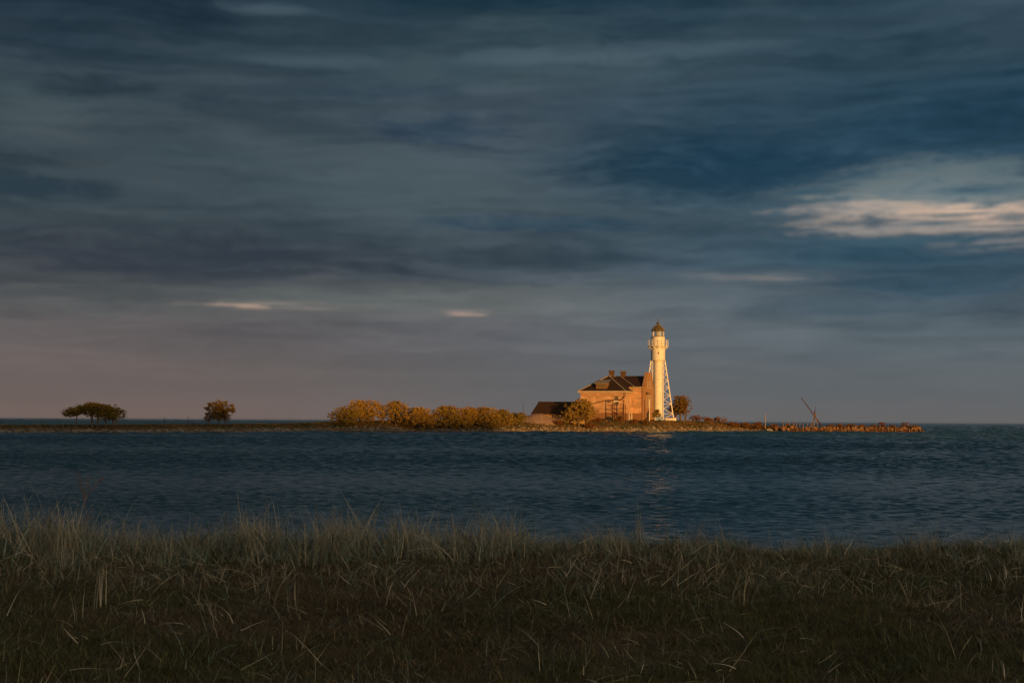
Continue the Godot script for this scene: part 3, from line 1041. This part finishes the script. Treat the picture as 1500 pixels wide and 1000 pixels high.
func make_pier() -> void:
	rng.seed = 77
	var o := thing("timber_pier", "ruined timber and stone pier running out from the island", "pier", Vector3(68.0, 0.0, -351.5))
	var s := Shape.new()
	for k in 17:
		s.box(Vector3(1.0 + k * 2.0, 0.0, -1.3 + rng.randf_range(-0.15, 0.1)), Vector3(1.97, rng.randf_range(1.4, 2.0), 2.4), Basis(Vector3.FORWARD, rng.randf_range(-0.06, 0.06)))
	part("stone_fill", s, M.dark_wood, o)
	for k in 3:
		s = Shape.new()
		s.beam(Vector3(0, 0.15 + k * 0.3, 0.02), Vector3(33.5 - k * 4.0, 0.1 + k * 0.26, 0.02), 0.2, 0.2)
		part("waling", s, M.dark_wood, o)
	for x in [0.6, 2.4, 3.9, 6.3, 9.6, 10.6, 12.4, 13.7, 14.4, 15.1, 17.4, 18.8, 20.0, 22.0, 23.6, 25.1, 26.7, 28.4, 30.1, 31.6, 33.0]:
		s = Shape.new()
		var lean := rng.randf_range(-0.1, 0.1)
		s.tube([Vector3(x, -1.0, 0.22), Vector3(x + lean, rng.randf_range(0.55, 1.55), 0.2)], [0.14, 0.1], 7)
		part("pile", s, M.grey_wood, o)
	for k in 150:
		var stone := MeshInstance3D.new()
		stone.mesh = boulder_mesh(k % 5)
		stone.material_override = M.pier_stone
		stone.name = "stone"
		stone.position = Vector3(rng.randf_range(-2.5, 33.2), rng.randf_range(0.45, 1.1), rng.randf_range(-2.4, 0.1))
		stone.rotation = Vector3(rng.randf(), rng.randf() * TAU, rng.randf())
		stone.scale = Vector3.ONE * rng.randf_range(0.6, 1.3)
		o.add_child(stone, true)
	for k in 10:   # uprights left from the deck nearest the land
		s = Shape.new()
		var x := -0.6 + k * 0.85 + rng.randf_range(-0.2, 0.2)
		s.tube([Vector3(x, 0.8, -2.2), Vector3(x + rng.randf_range(-0.08, 0.08), rng.randf_range(2.0, 2.7), -2.2)], [0.13, 0.1], 6)
		part("upright", s, M.grey_wood, o)

# ------------------------------------------------------------------ grass
func tuft(blades: int, h0: float, h1: float, spread: float, lean: float, droop: float, width: float, a: Color, b: Color) -> ArrayMesh:
	var s := Shape.new()
	for k in blades:
		var ang := rng.randf() * TAU
		var root := Vector3(rng.randfn() * spread, -0.02, rng.randfn() * spread)
		var h := rng.randf_range(h0, h1)
		s.tint = a.lerp(b, rng.randf()) * rng.randf_range(0.75, 1.15)
		s.blade(root, Vector2(cos(ang), sin(ang)), h, h * lean * rng.randf_range(0.3, 1.6), droop * rng.randf_range(0.4, 1.3), width * rng.randf_range(0.7, 1.3))
	return s.mesh()

func on_near_ground(x: float, z: float, size: float, tilt := 0.0) -> Transform3D:
	var b := Basis(Vector3.UP, rng.randf() * TAU).scaled(Vector3.ONE * size)
	if tilt > 0.0:
		b = Basis(Vector3(rng.randfn(), 0, rng.randfn()).normalized(), rng.randf() * tilt) * b
	return Transform3D(b, Vector3(x, near_height(x, z), z))

func belt(x: float) -> float:
	# how thickly the tall grass stands along the bank: dense on the left, thinning to the right
	return clampf(0.9 - smoothstep(-1.6, 1.4, x) * 0.78 + land_noise.get_noise_2d(x * 22.0, 40.0) * 0.5, 0.2, 1.0)

func make_near_grass() -> void:
	rng.seed = 4
	var straw := Color(0.45, 0.385, 0.25)
	var pale := Color(0.62, 0.56, 0.42)
	var brown := Color(0.15, 0.1, 0.047)
	var rust := Color(0.27, 0.19, 0.095)
	var green := Color(0.125, 0.127, 0.05)
	var blue := Color(0.28, 0.36, 0.28)
	# the matted turf: short, dry, lying every way
	var mats := []
	for k in 4:
		mats.append(tuft(18, 0.015, 0.08, 0.065, 1.7, 0.5, 0.0055, brown, rust if k % 2 else straw * 0.55))
	for k in 2:
		mats.append(tuft(16, 0.02, 0.085, 0.06, 1.2, 0.35, 0.0055, green * 0.8, green * 1.5))
	var at := []
	var tint := []
	for k in mats.size():
		at.append([]); tint.append([])
	var count := 0
	while count < 42000:
		var d := sqrt(rng.randf_range(30.0, 380.0))
		var x := rng.randf_range(-1.0, 1.0) * (0.42 * d + 1.6)
		if d > bank_depth(x) + 2.0: continue
		count += 1
		var green_here := land_noise.get_noise_2d(x * 12.0 + 400.0, d * 12.0) + (0.25 if d < 10.5 else -0.05)
		var k := rng.randi_range(4, 5) if rng.randf() < 0.42 + green_here * 1.3 else rng.randi_range(0, 3)
		at[k].append(on_near_ground(x, -d, rng.randf_range(0.7, 1.35), 0.3))
		var shade := rng.randf_range(0.6, 1.25)
		tint[k].append(Color(shade, shade, shade))
	for k in mats.size():
		tag(scatter("matted_turf", mats[k], M.grass, at[k], tint[k]), "short matted dry grass covering the near shore", "grass")
	# fallen and bent straws over the turf
	var straws := []
	for k in 3:
		straws.append(tuft(3, 0.05, 0.34, 0.1, 0.7, 0.12, 0.005, straw * 0.8, pale * 1.15))
	for k in 2:
		straws.append(tuft(4, 0.08, 0.24, 0.05, 0.8, 0.3, 0.0065, blue, blue * 0.6))
	for k in straws.size():
		var a := []
		var t := []
		for q in 2600:
			var d := sqrt(rng.randf_range(50.0, 330.0)) if q % 4 else rng.randf_range(13.5, 16.8)
			var x := rng.randf_range(-1.0, 1.0) * (0.42 * d + 1.0)
			if d > bank_depth(x): continue
			if land_noise.get_noise_2d(x * 30.0 + 60.0 * k, d * 30.0) < rng.randf_range(-0.5, 0.35): continue
			if d < 12.0 and rng.randf() < 0.5: continue
			a.append(on_near_ground(x, -d, rng.randf_range(0.5, 1.25), 1.25))
			var shade := rng.randf_range(0.55, 1.1)
			t.append(Color(shade, shade, shade))
		tag(scatter("loose_straw", straws[k], M.grass, a, t), "loose bent straws and single blades lying over the turf", "grass")
	# the belt of lyme grass along the bank
	var tall := []
	for k in 3:
		tall.append(tuft(8, 0.12, 0.5, 0.07, 0.45, 0.2, 0.005, pale, straw * 0.8))
	for k in 3:
		tall.append(tuft(8, 0.1, 0.38, 0.07, 1.0, 0.5, 0.008, blue * 1.2, blue * 0.65))
	tall.append(tuft(11, 0.03, 0.15, 0.08, 0.9, 0.3, 0.0055, brown, green * 1.4))
	at = []; tint = []
	for k in tall.size():
		at.append([]); tint.append([])
	# tussocks: they crowd on the left and stand apart on the right
	for tussock in 330:
		var cx := rng.randf_range(-9.5, 9.5)
		var thick := belt(cx)
		var cd := bank_depth(cx) - 0.6 + rng.randfn() * 0.6
		var vigour := rng.randf_range(0.55, 1.0) * (0.8 + 0.75 * thick) * (1.0 + land_noise.get_noise_2d(cx * 45.0, 900.0) * 0.5)
		var dry := rng.randf()
		if rng.randf() < 0.07: vigour *= 1.35
		for q in int(6 + 16 * thick):
			var x := cx + rng.randfn() * 0.16
			var d := cd + rng.randfn() * 0.2
			if d > bank_depth(x) + 1.6: continue
			var k := rng.randi_range(0, 2) if rng.randf() < 0.25 + dry * 0.55 else rng.randi_range(3, 5)
			at[k].append(on_near_ground(x, -d, vigour * rng.randf_range(0.65, 1.25), 0.45))
			var shade := rng.randf_range(0.5, 1.2)
			tint[k].append(Color(shade, shade, shade))
	for q in 2600:   # low growth between them
		var x := rng.randf_range(-9.5, 9.5)
		var d := bank_depth(x) + rng.randfn() * 0.8 - 0.5
		if d > bank_depth(x) + 1.6: continue
		at[6].append(on_near_ground(x, -d, rng.randf_range(0.5, 1.3), 0.4))
		var shade := rng.randf_range(0.6, 1.2)
		tint[6].append(Color(shade, shade, shade))
	for k in tall.size():
		tag(scatter("shore_grass", tall[k], M.grass, at[k], tint[k]), "tall lyme grass and dry stalks lining the near shore", "grass")
	# single stalks and clumps that stand out
	for q in [
		["grass_clump", "tall pale reed clump at the left end of the shore grass", -6.15, 17.2, 0.9, 16, 0.16, pale],
		["grass_clump", "upright pale grass stalks standing alone right of the tall grass belt", 1.5, 16.6, 0.72, 11, 0.12, straw],
		["grass_clump", "short upright straw clump alone in the turf on the left", -3.35, 11.75, 0.52, 9, 0.14, pale],
		["grass_clump", "forked straw stalks leaning across each other on bare turf at right", 1.9, 11.9, 0.5, 4, 0.5, straw],
		["grass_clump", "thin stalk pair rising above the bank edge right of centre", 2.15, 16.9, 0.62, 4, 0.14, rust * 1.6],
		["grass_clump", "pale blades leaning at the right end of the bank", 5.55, 15.6, 0.5, 6, 0.3, pale],
		["grass_clump", "blue-green blade tuft near the bottom right corner", 3.9, 9.4, 0.36, 7, 0.6, blue],
		["grass_clump", "curved green blade pair near the bottom left of the turf", -2.15, 9.5, 0.3, 4, 1.2, blue],
	]:
		rng.seed = hash(q[1])
		var o := thing(q[0], q[1], "grass", Vector3(q[2], near_height(q[2], -q[3]), -q[3]), 0.0, "stalks standing out of the shore grass")
		for k in q[5]:
			var s := Shape.new()
			var ang := rng.randf() * TAU
			s.tint = q[7] * rng.randf_range(0.75, 1.15)
			var h: float = q[4] * rng.randf_range(0.6, 1.0)
			s.blade(Vector3(rng.randfn() * 0.03, -0.03, rng.randfn() * 0.03), Vector2(cos(ang), sin(ang)), h, h * q[6] * rng.randf_range(0.4, 1.5), 0.12, 0.008, 5)
			part("blade", s, M.grass, o)
	# a withered umbel above the grass on the left
	rng.seed = 21
	var u := thing("withered_umbel", "withered brown umbel plant rising above the tall grass at left", "plant", Vector3(-5.25, near_height(-5.25, -17.6), -17.6))
	var stem := Shape.new()
	stem.tube([Vector3(0, -0.05, 0), Vector3(0.02, 0.5, 0), Vector3(-0.02, 0.82, 0)], [0.005, 0.004, 0.003], 5)
	part("stem", stem, matte(lin(0.24, 0.16, 0.11), 0.9), u)
	for k in 9:
		var a := TAU * k / 9.0
		var tip := Vector3(cos(a) * rng.randf_range(0.05, 0.2), rng.randf_range(0.86, 1.06), sin(a) * 0.14)
		var s := Shape.new()
		s.tube([Vector3(0, rng.randf_range(0.55, 0.8), 0), tip], [0.0025, 0.0015], 4)
		s.tint = Color.WHITE
		for q in 12:
			s.leaf(tip + Vector3(rng.randfn(), rng.randfn() * 0.4, rng.randfn()) * 0.025, 0.02, rng)
		part("flower_head", s, matte(lin(0.24, 0.15, 0.11), 0.9), u)

func make_island_plants() -> void:
	var lit := Color(0.44, 0.27, 0.05)
	var deep := Color(0.17, 0.1, 0.02)
	var ground := func(x: float, d: float) -> Vector3: return Vector3(x, island_height(x, d), -d)
	# three umbrella-shaped trees on the low spit
	plant("spit_tree", "small flat-topped tree at the left end of the spit group", "tree", ground.call(-72.2, 236.0), 5.4, 3.7, "wind-bent trees on the left spit", {"clear": 1.9, "leaves": 4200, "leaf": 0.2, "lobes": 8, "thick": 0.12})
	plant("spit_tree", "tallest umbrella-shaped tree in the middle of the spit group", "tree", ground.call(-69.6, 237.0), 6.4, 4.6, "wind-bent trees on the left spit", {"clear": 1.9, "leaves": 5600, "leaf": 0.2, "lobes": 9, "thick": 0.15, "stems": [-0.2, 0.5]})
	plant("spit_tree", "broad dark tree sloping down at the right of the spit group", "tree", ground.call(-67.2, 238.0), 6.6, 4.2, "wind-bent trees on the left spit", {"clear": 1.2, "leaves": 6500, "leaf": 0.2, "lobes": 11, "thick": 0.16, "stems": [-0.6, 0.7]})
	plant("lone_tree", "lone round tree with two pale stems left of the tree row", "tree", ground.call(-53.2, 258.0), 6.0, 4.7, "", {"clear": 0.45, "leaves": 7000, "leaf": 0.21, "lobes": 11, "stems": [-1.9, 0.2, 1.5], "thick": 0.13, "light": Color(0.24, 0.15, 0.03), "dark": Color(0.08, 0.05, 0.012)})
	# the row of rounded trees left of the outbuilding
	for t in [
		[-33.6, 291.0, 6.8, 4.3, "dark rounded tree at the left end of the tree row", 0.7],
		[-29.8, 295.0, 7.2, 5.1, "second crown of the tree row, taller behind its left end", 0.1],
		[-24.0, 296.0, 7.2, 5.2, "tallest rounded tree after the gap in the tree row", 0.3],
		[-19.0, 294.0, 7.2, 4.8, "broad rounded tree in the middle of the tree row", 0.0],
		[-13.6, 296.0, 7.0, 5.0, "wide domed tree right of the middle of the tree row", 0.45],
		[-9.4, 298.0, 6.2, 4.6, "narrow crown squeezed between two domes of the tree row", 0.1],
		[-5.6, 299.0, 6.6, 5.0, "domed tree near the right end of the tree row", 0.3],
		[-2.4, 303.0, 6.2, 3.9, "low sloping tree at the right end of the tree row", 0.6],
		[1.2, 307.0, 4.0, 2.6, "small bush between the tree row and the sand mound", 0.8],
	]:
		plant("row_tree", t[4], "tree", ground.call(t[0], t[1]), t[2] * 1.1, t[3], "trees of the row on the island", {"clear": 0.15, "leaves": int(2000 * t[2]), "leaf": 0.185, "lobes": 14, "light": lit.lerp(Color(0.22, 0.17, 0.05), t[5]), "dark": deep.lerp(Color(0.07, 0.06, 0.02), t[5])})
	plant("garden_tree", "bushy tree standing in front of the house and outbuilding", "tree", ground.call(14.8, 314.0), 8.0, 6.3, "", {"clear": 0.5, "leaves": 12000, "leaf": 0.23, "lobes": 18, "light": Color(0.36, 0.23, 0.055), "dark": Color(0.16, 0.105, 0.028)})
	plant("garden_tree", "leaning bushy tree right of the lighthouse legs", "tree", ground.call(41.8, 352.0), 6.6, 6.6, "", {"clear": 1.3, "leaves": 8000, "leaf": 0.23, "lobes": 14, "stems": [-1.2, 0.0, 1.3], "light": Color(0.24, 0.14, 0.035), "dark": Color(0.1, 0.06, 0.018)})
	plant("bush", "small leafy bush in front of the lighthouse column", "bush", ground.call(34.0, 335.0), 2.2, 2.9, "", {"clear": 0.3, "leaves": 900, "leaf": 0.22, "lobes": 6, "dark": Color(0.12, 0.07, 0.02)})
	for b in [[28.2, 327.5, 1.6, 1.0, "dark low bush below the wing of the house"], [30.9, 328.5, 1.3, 1.2, "dark round bush at the foot of the gable"], [24.6, 326.6, 2.0, 1.3, "reddish scrub bush at the foot of the stair tower"], [19.4, 322.0, 2.6, 1.1, "low scrub bush in front of the house plinth"], [10.2, 313.0, 2.4, 1.0, "low scrub bush in front of the outbuilding wall"], [17.3, 313.2, 2.4, 1.3, "pale low bush right of the garden tree's foot"]]:
		plant("bush", b[4], "bush", ground.call(b[0], b[1]), b[2], b[3], "bushes round the house", {"clear": 0.05, "leaves": 520, "leaf": 0.2, "lobes": 6, "dark": Color(0.09, 0.04, 0.016), "light": Color(0.2, 0.09, 0.03)})
	# bushes along the shore and the pier
	rng.seed = 50
	for b in [
		[45.6, 352.0, 3.0, 1.2, "scrub bush right of the leaning tree"], [48.6, 351.0, 3.2, 1.0, "low scrub bush second right of the leaning tree"], [51.8, 355.0, 3.6, 1.2, "greenish scrub bush midway to the white pole"],
		[55.2, 354.0, 3.6, 1.0, "flat scrub bush left of the white pole"], [58.8, 356.0, 3.4, 1.2, "brown scrub bush left of the white pole, nearer it"], [61.8, 356.0, 3.0, 1.4, "scrub mound just left of the white pole"], [65.6, 355.0, 3.6, 1.1, "scrub bush just right of the white pole"],
		[69.2, 355.0, 3.6, 1.1, "scrub bush between the white pole and the derrick"], [79.6, 355.5, 2.4, 1.0, "bush right of the foot of the leaning boom"], [82.0, 355.5, 2.4, 1.2, "second bush right of the leaning boom"], [84.6, 355.0, 2.8, 1.2, "olive bush in the middle of the pier"],
		[87.4, 355.0, 2.6, 1.0, "reddish bush right of the middle of the pier"], [90.0, 354.5, 2.6, 1.2, "bush left of the tall orange bush on the pier"], [92.4, 355.0, 2.4, 1.8, "tall narrow orange bush on the outer pier"], [94.8, 354.5, 2.6, 1.3, "low bush between the two tall ones on the outer pier"],
		[97.6, 354.5, 3.8, 1.9, "large golden bush near the end of the pier"], [100.4, 354.0, 2.8, 1.4, "last reddish bush at the very end of the pier"],
	]:
		plant("scrub_bush", b[4], "bush", ground.call(b[0], b[1]), b[2] * 1.15, b[3] + 0.55, "scrub along the shore and the pier", {"clear": 0.02, "leaves": int(600 * b[2]), "leaf": 0.17, "lobes": 7, "thick": 0.05, "dark": Color(0.08, 0.04, 0.014), "light": Color(0.25, 0.12, 0.032)})
	# rough grass all over the island: nobody could count it
	rng.seed = 8
	var sorts := [tuft(9, 0.25, 0.7, 0.16, 0.5, 0.25, 0.07, Color(0.2, 0.12, 0.05), Color(0.3, 0.18, 0.08)), tuft(9, 0.2, 0.55, 0.18, 0.6, 0.3, 0.08, Color(0.08, 0.085, 0.025), Color(0.15, 0.12, 0.04))]
	for k in 2:
		var a := []
		var t := []
		while a.size() < 9000:
			var x := rng.randf_range(-100.0, 102.0)
			var s := shore_at(x)
			var d: float = s[0] + pow(rng.randf(), 1.6) * (s[1] - s[0])
			var h := island_height(x, d)
			if h < 0.55 + rng.randf() * 0.5: continue
			if (land_noise.get_noise_2d(x * 7.0, d * 7.0) > 0.0) != (k == 0) and rng.randf() < 0.7: continue
			a.append(Transform3D(Basis(Vector3.UP, rng.randf() * TAU).scaled(Vector3.ONE * rng.randf_range(0.5, 1.1)), Vector3(x, h - 0.03, -d)))
			var shade := rng.randf_range(0.6, 1.2)
			t.append(Color(shade, shade, shade))
		tag(scatter("island_grass", sorts[k], M.grass, a, t), "rough grass and weeds covering the low island", "grass")

func make_stones() -> void:
	var shapes := []
	for k in 5:
		shapes.append(boulder_mesh(k))
	rng.seed = 61
	# boulders big enough to pick out, on the left spit and along the right shore, from left to right
	var order := ["first", "second", "third", "fourth", "fifth", "sixth", "seventh", "eighth", "ninth", "tenth", "eleventh", "twelfth"]
	for k in 24:
		var left := k < 12
		var x := (-82.0 + k * 3.1 if left else 8.0 + (k - 12) * 5.0) + rng.randf_range(-1.1, 1.1)
		var d: float = shore_at(x)[0] + rng.randf_range(0.2, 3.0)
		var o := MeshInstance3D.new()
		o.mesh = shapes[k % 5]
		o.name = numbered("boulder")
		add_child(o)
		var size := rng.randf_range(0.7, 1.3)
		o.position = Vector3(x, maxf(island_height(x, d), -0.05) + size * 0.12, -d)
		o.rotation.y = rng.randf() * TAU
		o.scale = Vector3(size * rng.randf_range(0.9, 1.4), size, size)
		var g := rng.randf_range(0.14, 0.27)
		var m := StandardMaterial3D.new()
		m.albedo_color = lin(g, g * 0.9, g * 0.8)
		m.roughness = 0.95
		o.material_override = m
		tag(o, "grey boulder, %s from the left on the waterline of %s" % [order[k % 12], "the left spit" if left else "the sunlit shore"], "boulder", "boulders on the left spit" if left else "boulders along the sunlit shore")
	var a := []
	var t := []
	while a.size() < 3200:
		var x := rng.randf_range(-100.0, 101.0)
		if x > -40.0 and rng.randf() < 0.65: continue
		var d: float = shore_at(x)[0] - 0.6 + absf(rng.randfn()) * 2.6
		var size := rng.randf_range(0.14, 0.5)
		var h := island_height(x, d)
		if h < -0.25: continue
		a.append(Transform3D(Basis(Vector3.UP, rng.randf() * TAU).scaled(Vector3(size * 1.3, size, size)), Vector3(x, h + size * 0.1, -d)))
		var g := rng.randf_range(0.1, 0.34)
		t.append(Color(g, g * 0.88, g * 0.76))
	tag(scatter("shore_stones", shapes[1], M.stone, a, t), "small grey stones littering the island shoreline", "stones")

func make_wood() -> void:
	# the wood on the land behind the viewer: it stands between the low sun and the near shore
	rng.seed = 15
	var s := Shape.new()
	s.tint = Color(0.08, 0.06, 0.04)
	s.tube([Vector3(0, -0.5, 0), Vector3(0.1, 9, 0), Vector3(0, 17, 0)], [0.24, 0.18, 0.05], 7)
	for k in 1500:
		var y := 1.5 + 16.5 * pow(rng.randf(), 1.0)
		var r := (0.5 + 2.6 * (1.0 - pow(y / 18.2, 2.2))) * sqrt(rng.randf())
		var a := rng.randf() * TAU
		s.tint = Color(0.03, 0.04, 0.018) * rng.randf_range(0.7, 1.4)
		s.leaf(Vector3(cos(a) * r, y, sin(a) * r), rng.randf_range(0.7, 1.3), rng)
	var places := []
	var tints := []
	for row in 4:
		for k in 102:
			var x := -20.0 + k * 2.6 + rng.randf_range(-1.0, 1.0) + row * 0.7
			var z := 146.0 + row * 4.0 + rng.randf_range(-1.5, 1.5)
			# it is lower towards the right, where the sun passes over it to the island
			var h := 1.075 - 0.075 * smoothstep(158.0, 182.0, x) + 0.02 * smoothstep(190.0, 235.0, x) + rng.randf_range(-0.06, 0.05)
			if x > 236.0: continue
			places.append(Transform3D(Basis(Vector3.UP, rng.randf() * TAU).scaled(Vector3(1.0, h, 1.0)), Vector3(x, near_height(x, z) - 0.1, z)))
			tints.append(Color.WHITE)
	tag(scatter("spruce_wood", s.mesh(), M.leaf, places, tints), "dense spruce wood on the land behind the viewer", "wood")

# ------------------------------------------------------------------ the scene
func _ready() -> void:
	var cam := Camera3D.new()
	cam.name = "camera"
	cam.position = Vector3(0, 2.3, 0)
	cam.rotation_degrees = Vector3(3.2, 0, 0.32)
	cam.fov = 26.99
	cam.near = 0.1
	cam.far = 60000.0
	add_child(cam)
	cam.current = true

	var env := Environment.new()
	env.background_mode = Environment.BG_SKY
	env.sky = make_sky()
	env.background_energy_multiplier = 1.0
	env.tonemap_mode = Environment.TONE_MAPPER_LINEAR
	env.tonemap_exposure = 1.0
	env.sdfgi_enabled = true
	env.ssao_enabled = true
	env.ssil_enabled = true
	var we := WorldEnvironment.new()
	we.name = "environment"
	we.environment = env
	add_child(we)

	var sun := DirectionalLight3D.new()
	sun.name = "sun"
	sun.light_energy = 1.45
	sun.light_color = Color(1.0, 0.715, 0.33)
	sun.light_angular_distance = 0.5
	sun.shadow_enabled = true
	add_child(sun)
	sun.rotation_degrees = Vector3(-SUN_HEIGHT, SUN_AZIMUTH, 0)

	land_noise.seed = 2
	land_noise.frequency = 0.02
	land_noise.fractal_octaves = 4
	make_materials()

	# setting
	make_sea()
	var s := Shape.new()
	heightfield(steps(-128.0, 110.0, 0.8), steps(-388.0, -200.0, 0.9), func(x, z): return island_height(x, -z), island_tint, s)
	structure("island_ground", s, M.earth)
	s = Shape.new()
	heightfield(steps(-14.0, 14.0, 0.12), steps(-25.0, -5.0, 0.12), near_height, near_tint, s)
	structure("shore_ground", s, M.earth)
	s = Shape.new()
	heightfield(steps(-140.0, 330.0, 2.5), steps(-5.0, 190.0, 2.5), near_height, near_tint, s)
	heightfield(steps(-140.0, -14.0, 2.0), steps(-25.0, -5.0, 1.0), near_height, near_tint, s)
	heightfield(steps(14.0, 330.0, 2.0), steps(-25.0, -5.0, 1.0), near_height, near_tint, s)
	structure("inland_ground", s, M.earth)
	make_wood()

	# buildings and things on the island
	make_lighthouse()
	make_house()
	make_outside_stair()
	make_low_house()
	s = Shape.new()
	heightfield(steps(-1.2, 11.5, 0.35), steps(-318.3, -309.0, 0.35), func(x, z):
		var q := Vector2((x - 6.4) / (7.6 if x < 6.4 else 4.6), (z + 316.6) / 6.5)
		return island_height(x, -z) - 0.15 + 2.0 * maxf(0.0, 1.0 - pow(q.length(), 1.25)) + 0.06 * land_noise.get_noise_2d(x * 30.0, z * 30.0), func(_x, _z, _h): return Color.WHITE, s)
	var mound := part("sand_mound", s, M.sand, self)
	tag(mound, "pale sand and gravel mound sloping up to the dark-roofed outbuilding", "mound")
	make_boat()
	make_trailer()
	make_pier()
	make_derrick()
	var g := func(x: float, d: float) -> Vector3: return Vector3(x, island_height(x, d), -d)
	post_thing("marker_pole", "slender white pole standing alone on the right shore", "pole", g.call(63.2, 354.5), 3.9, 0.22, M.zinc)
	post_thing("white_post", "tall white post in front of the brick gable", "post", g.call(32.3, 333.6), 5.0, 0.2, M.white_paint)
	post_thing("gate_post", "left one of two short white gate posts before the house", "post", g.call(27.2, 329.6), 1.9, 0.18, M.white_paint, "gate posts before the house")
	post_thing("gate_post", "right one of two short white gate posts before the house", "post", g.call(27.85, 329.8), 2.0, 0.18, M.white_paint, "gate posts before the house")
	post_thing("thin_post", "thin dark post on the low spit, nearer the umbrella trees", "post", g.call(-60.0, 246.0), 1.7, 0.09, M.dark_wood, "thin posts on the low spit", false)
	post_thing("thin_post", "thin dark post on the low spit, nearer the lone tree", "post", g.call(-57.3, 252.0), 1.7, 0.09, M.dark_wood, "thin posts on the low spit", false)
	post_thing("thin_mast", "thin dark mast behind the bush left of the outbuilding", "mast", g.call(2.6, 319.0), 4.0, 0.09, M.dark_wood, "", false)
	make_island_plants()
	make_stones()
	make_near_grass()
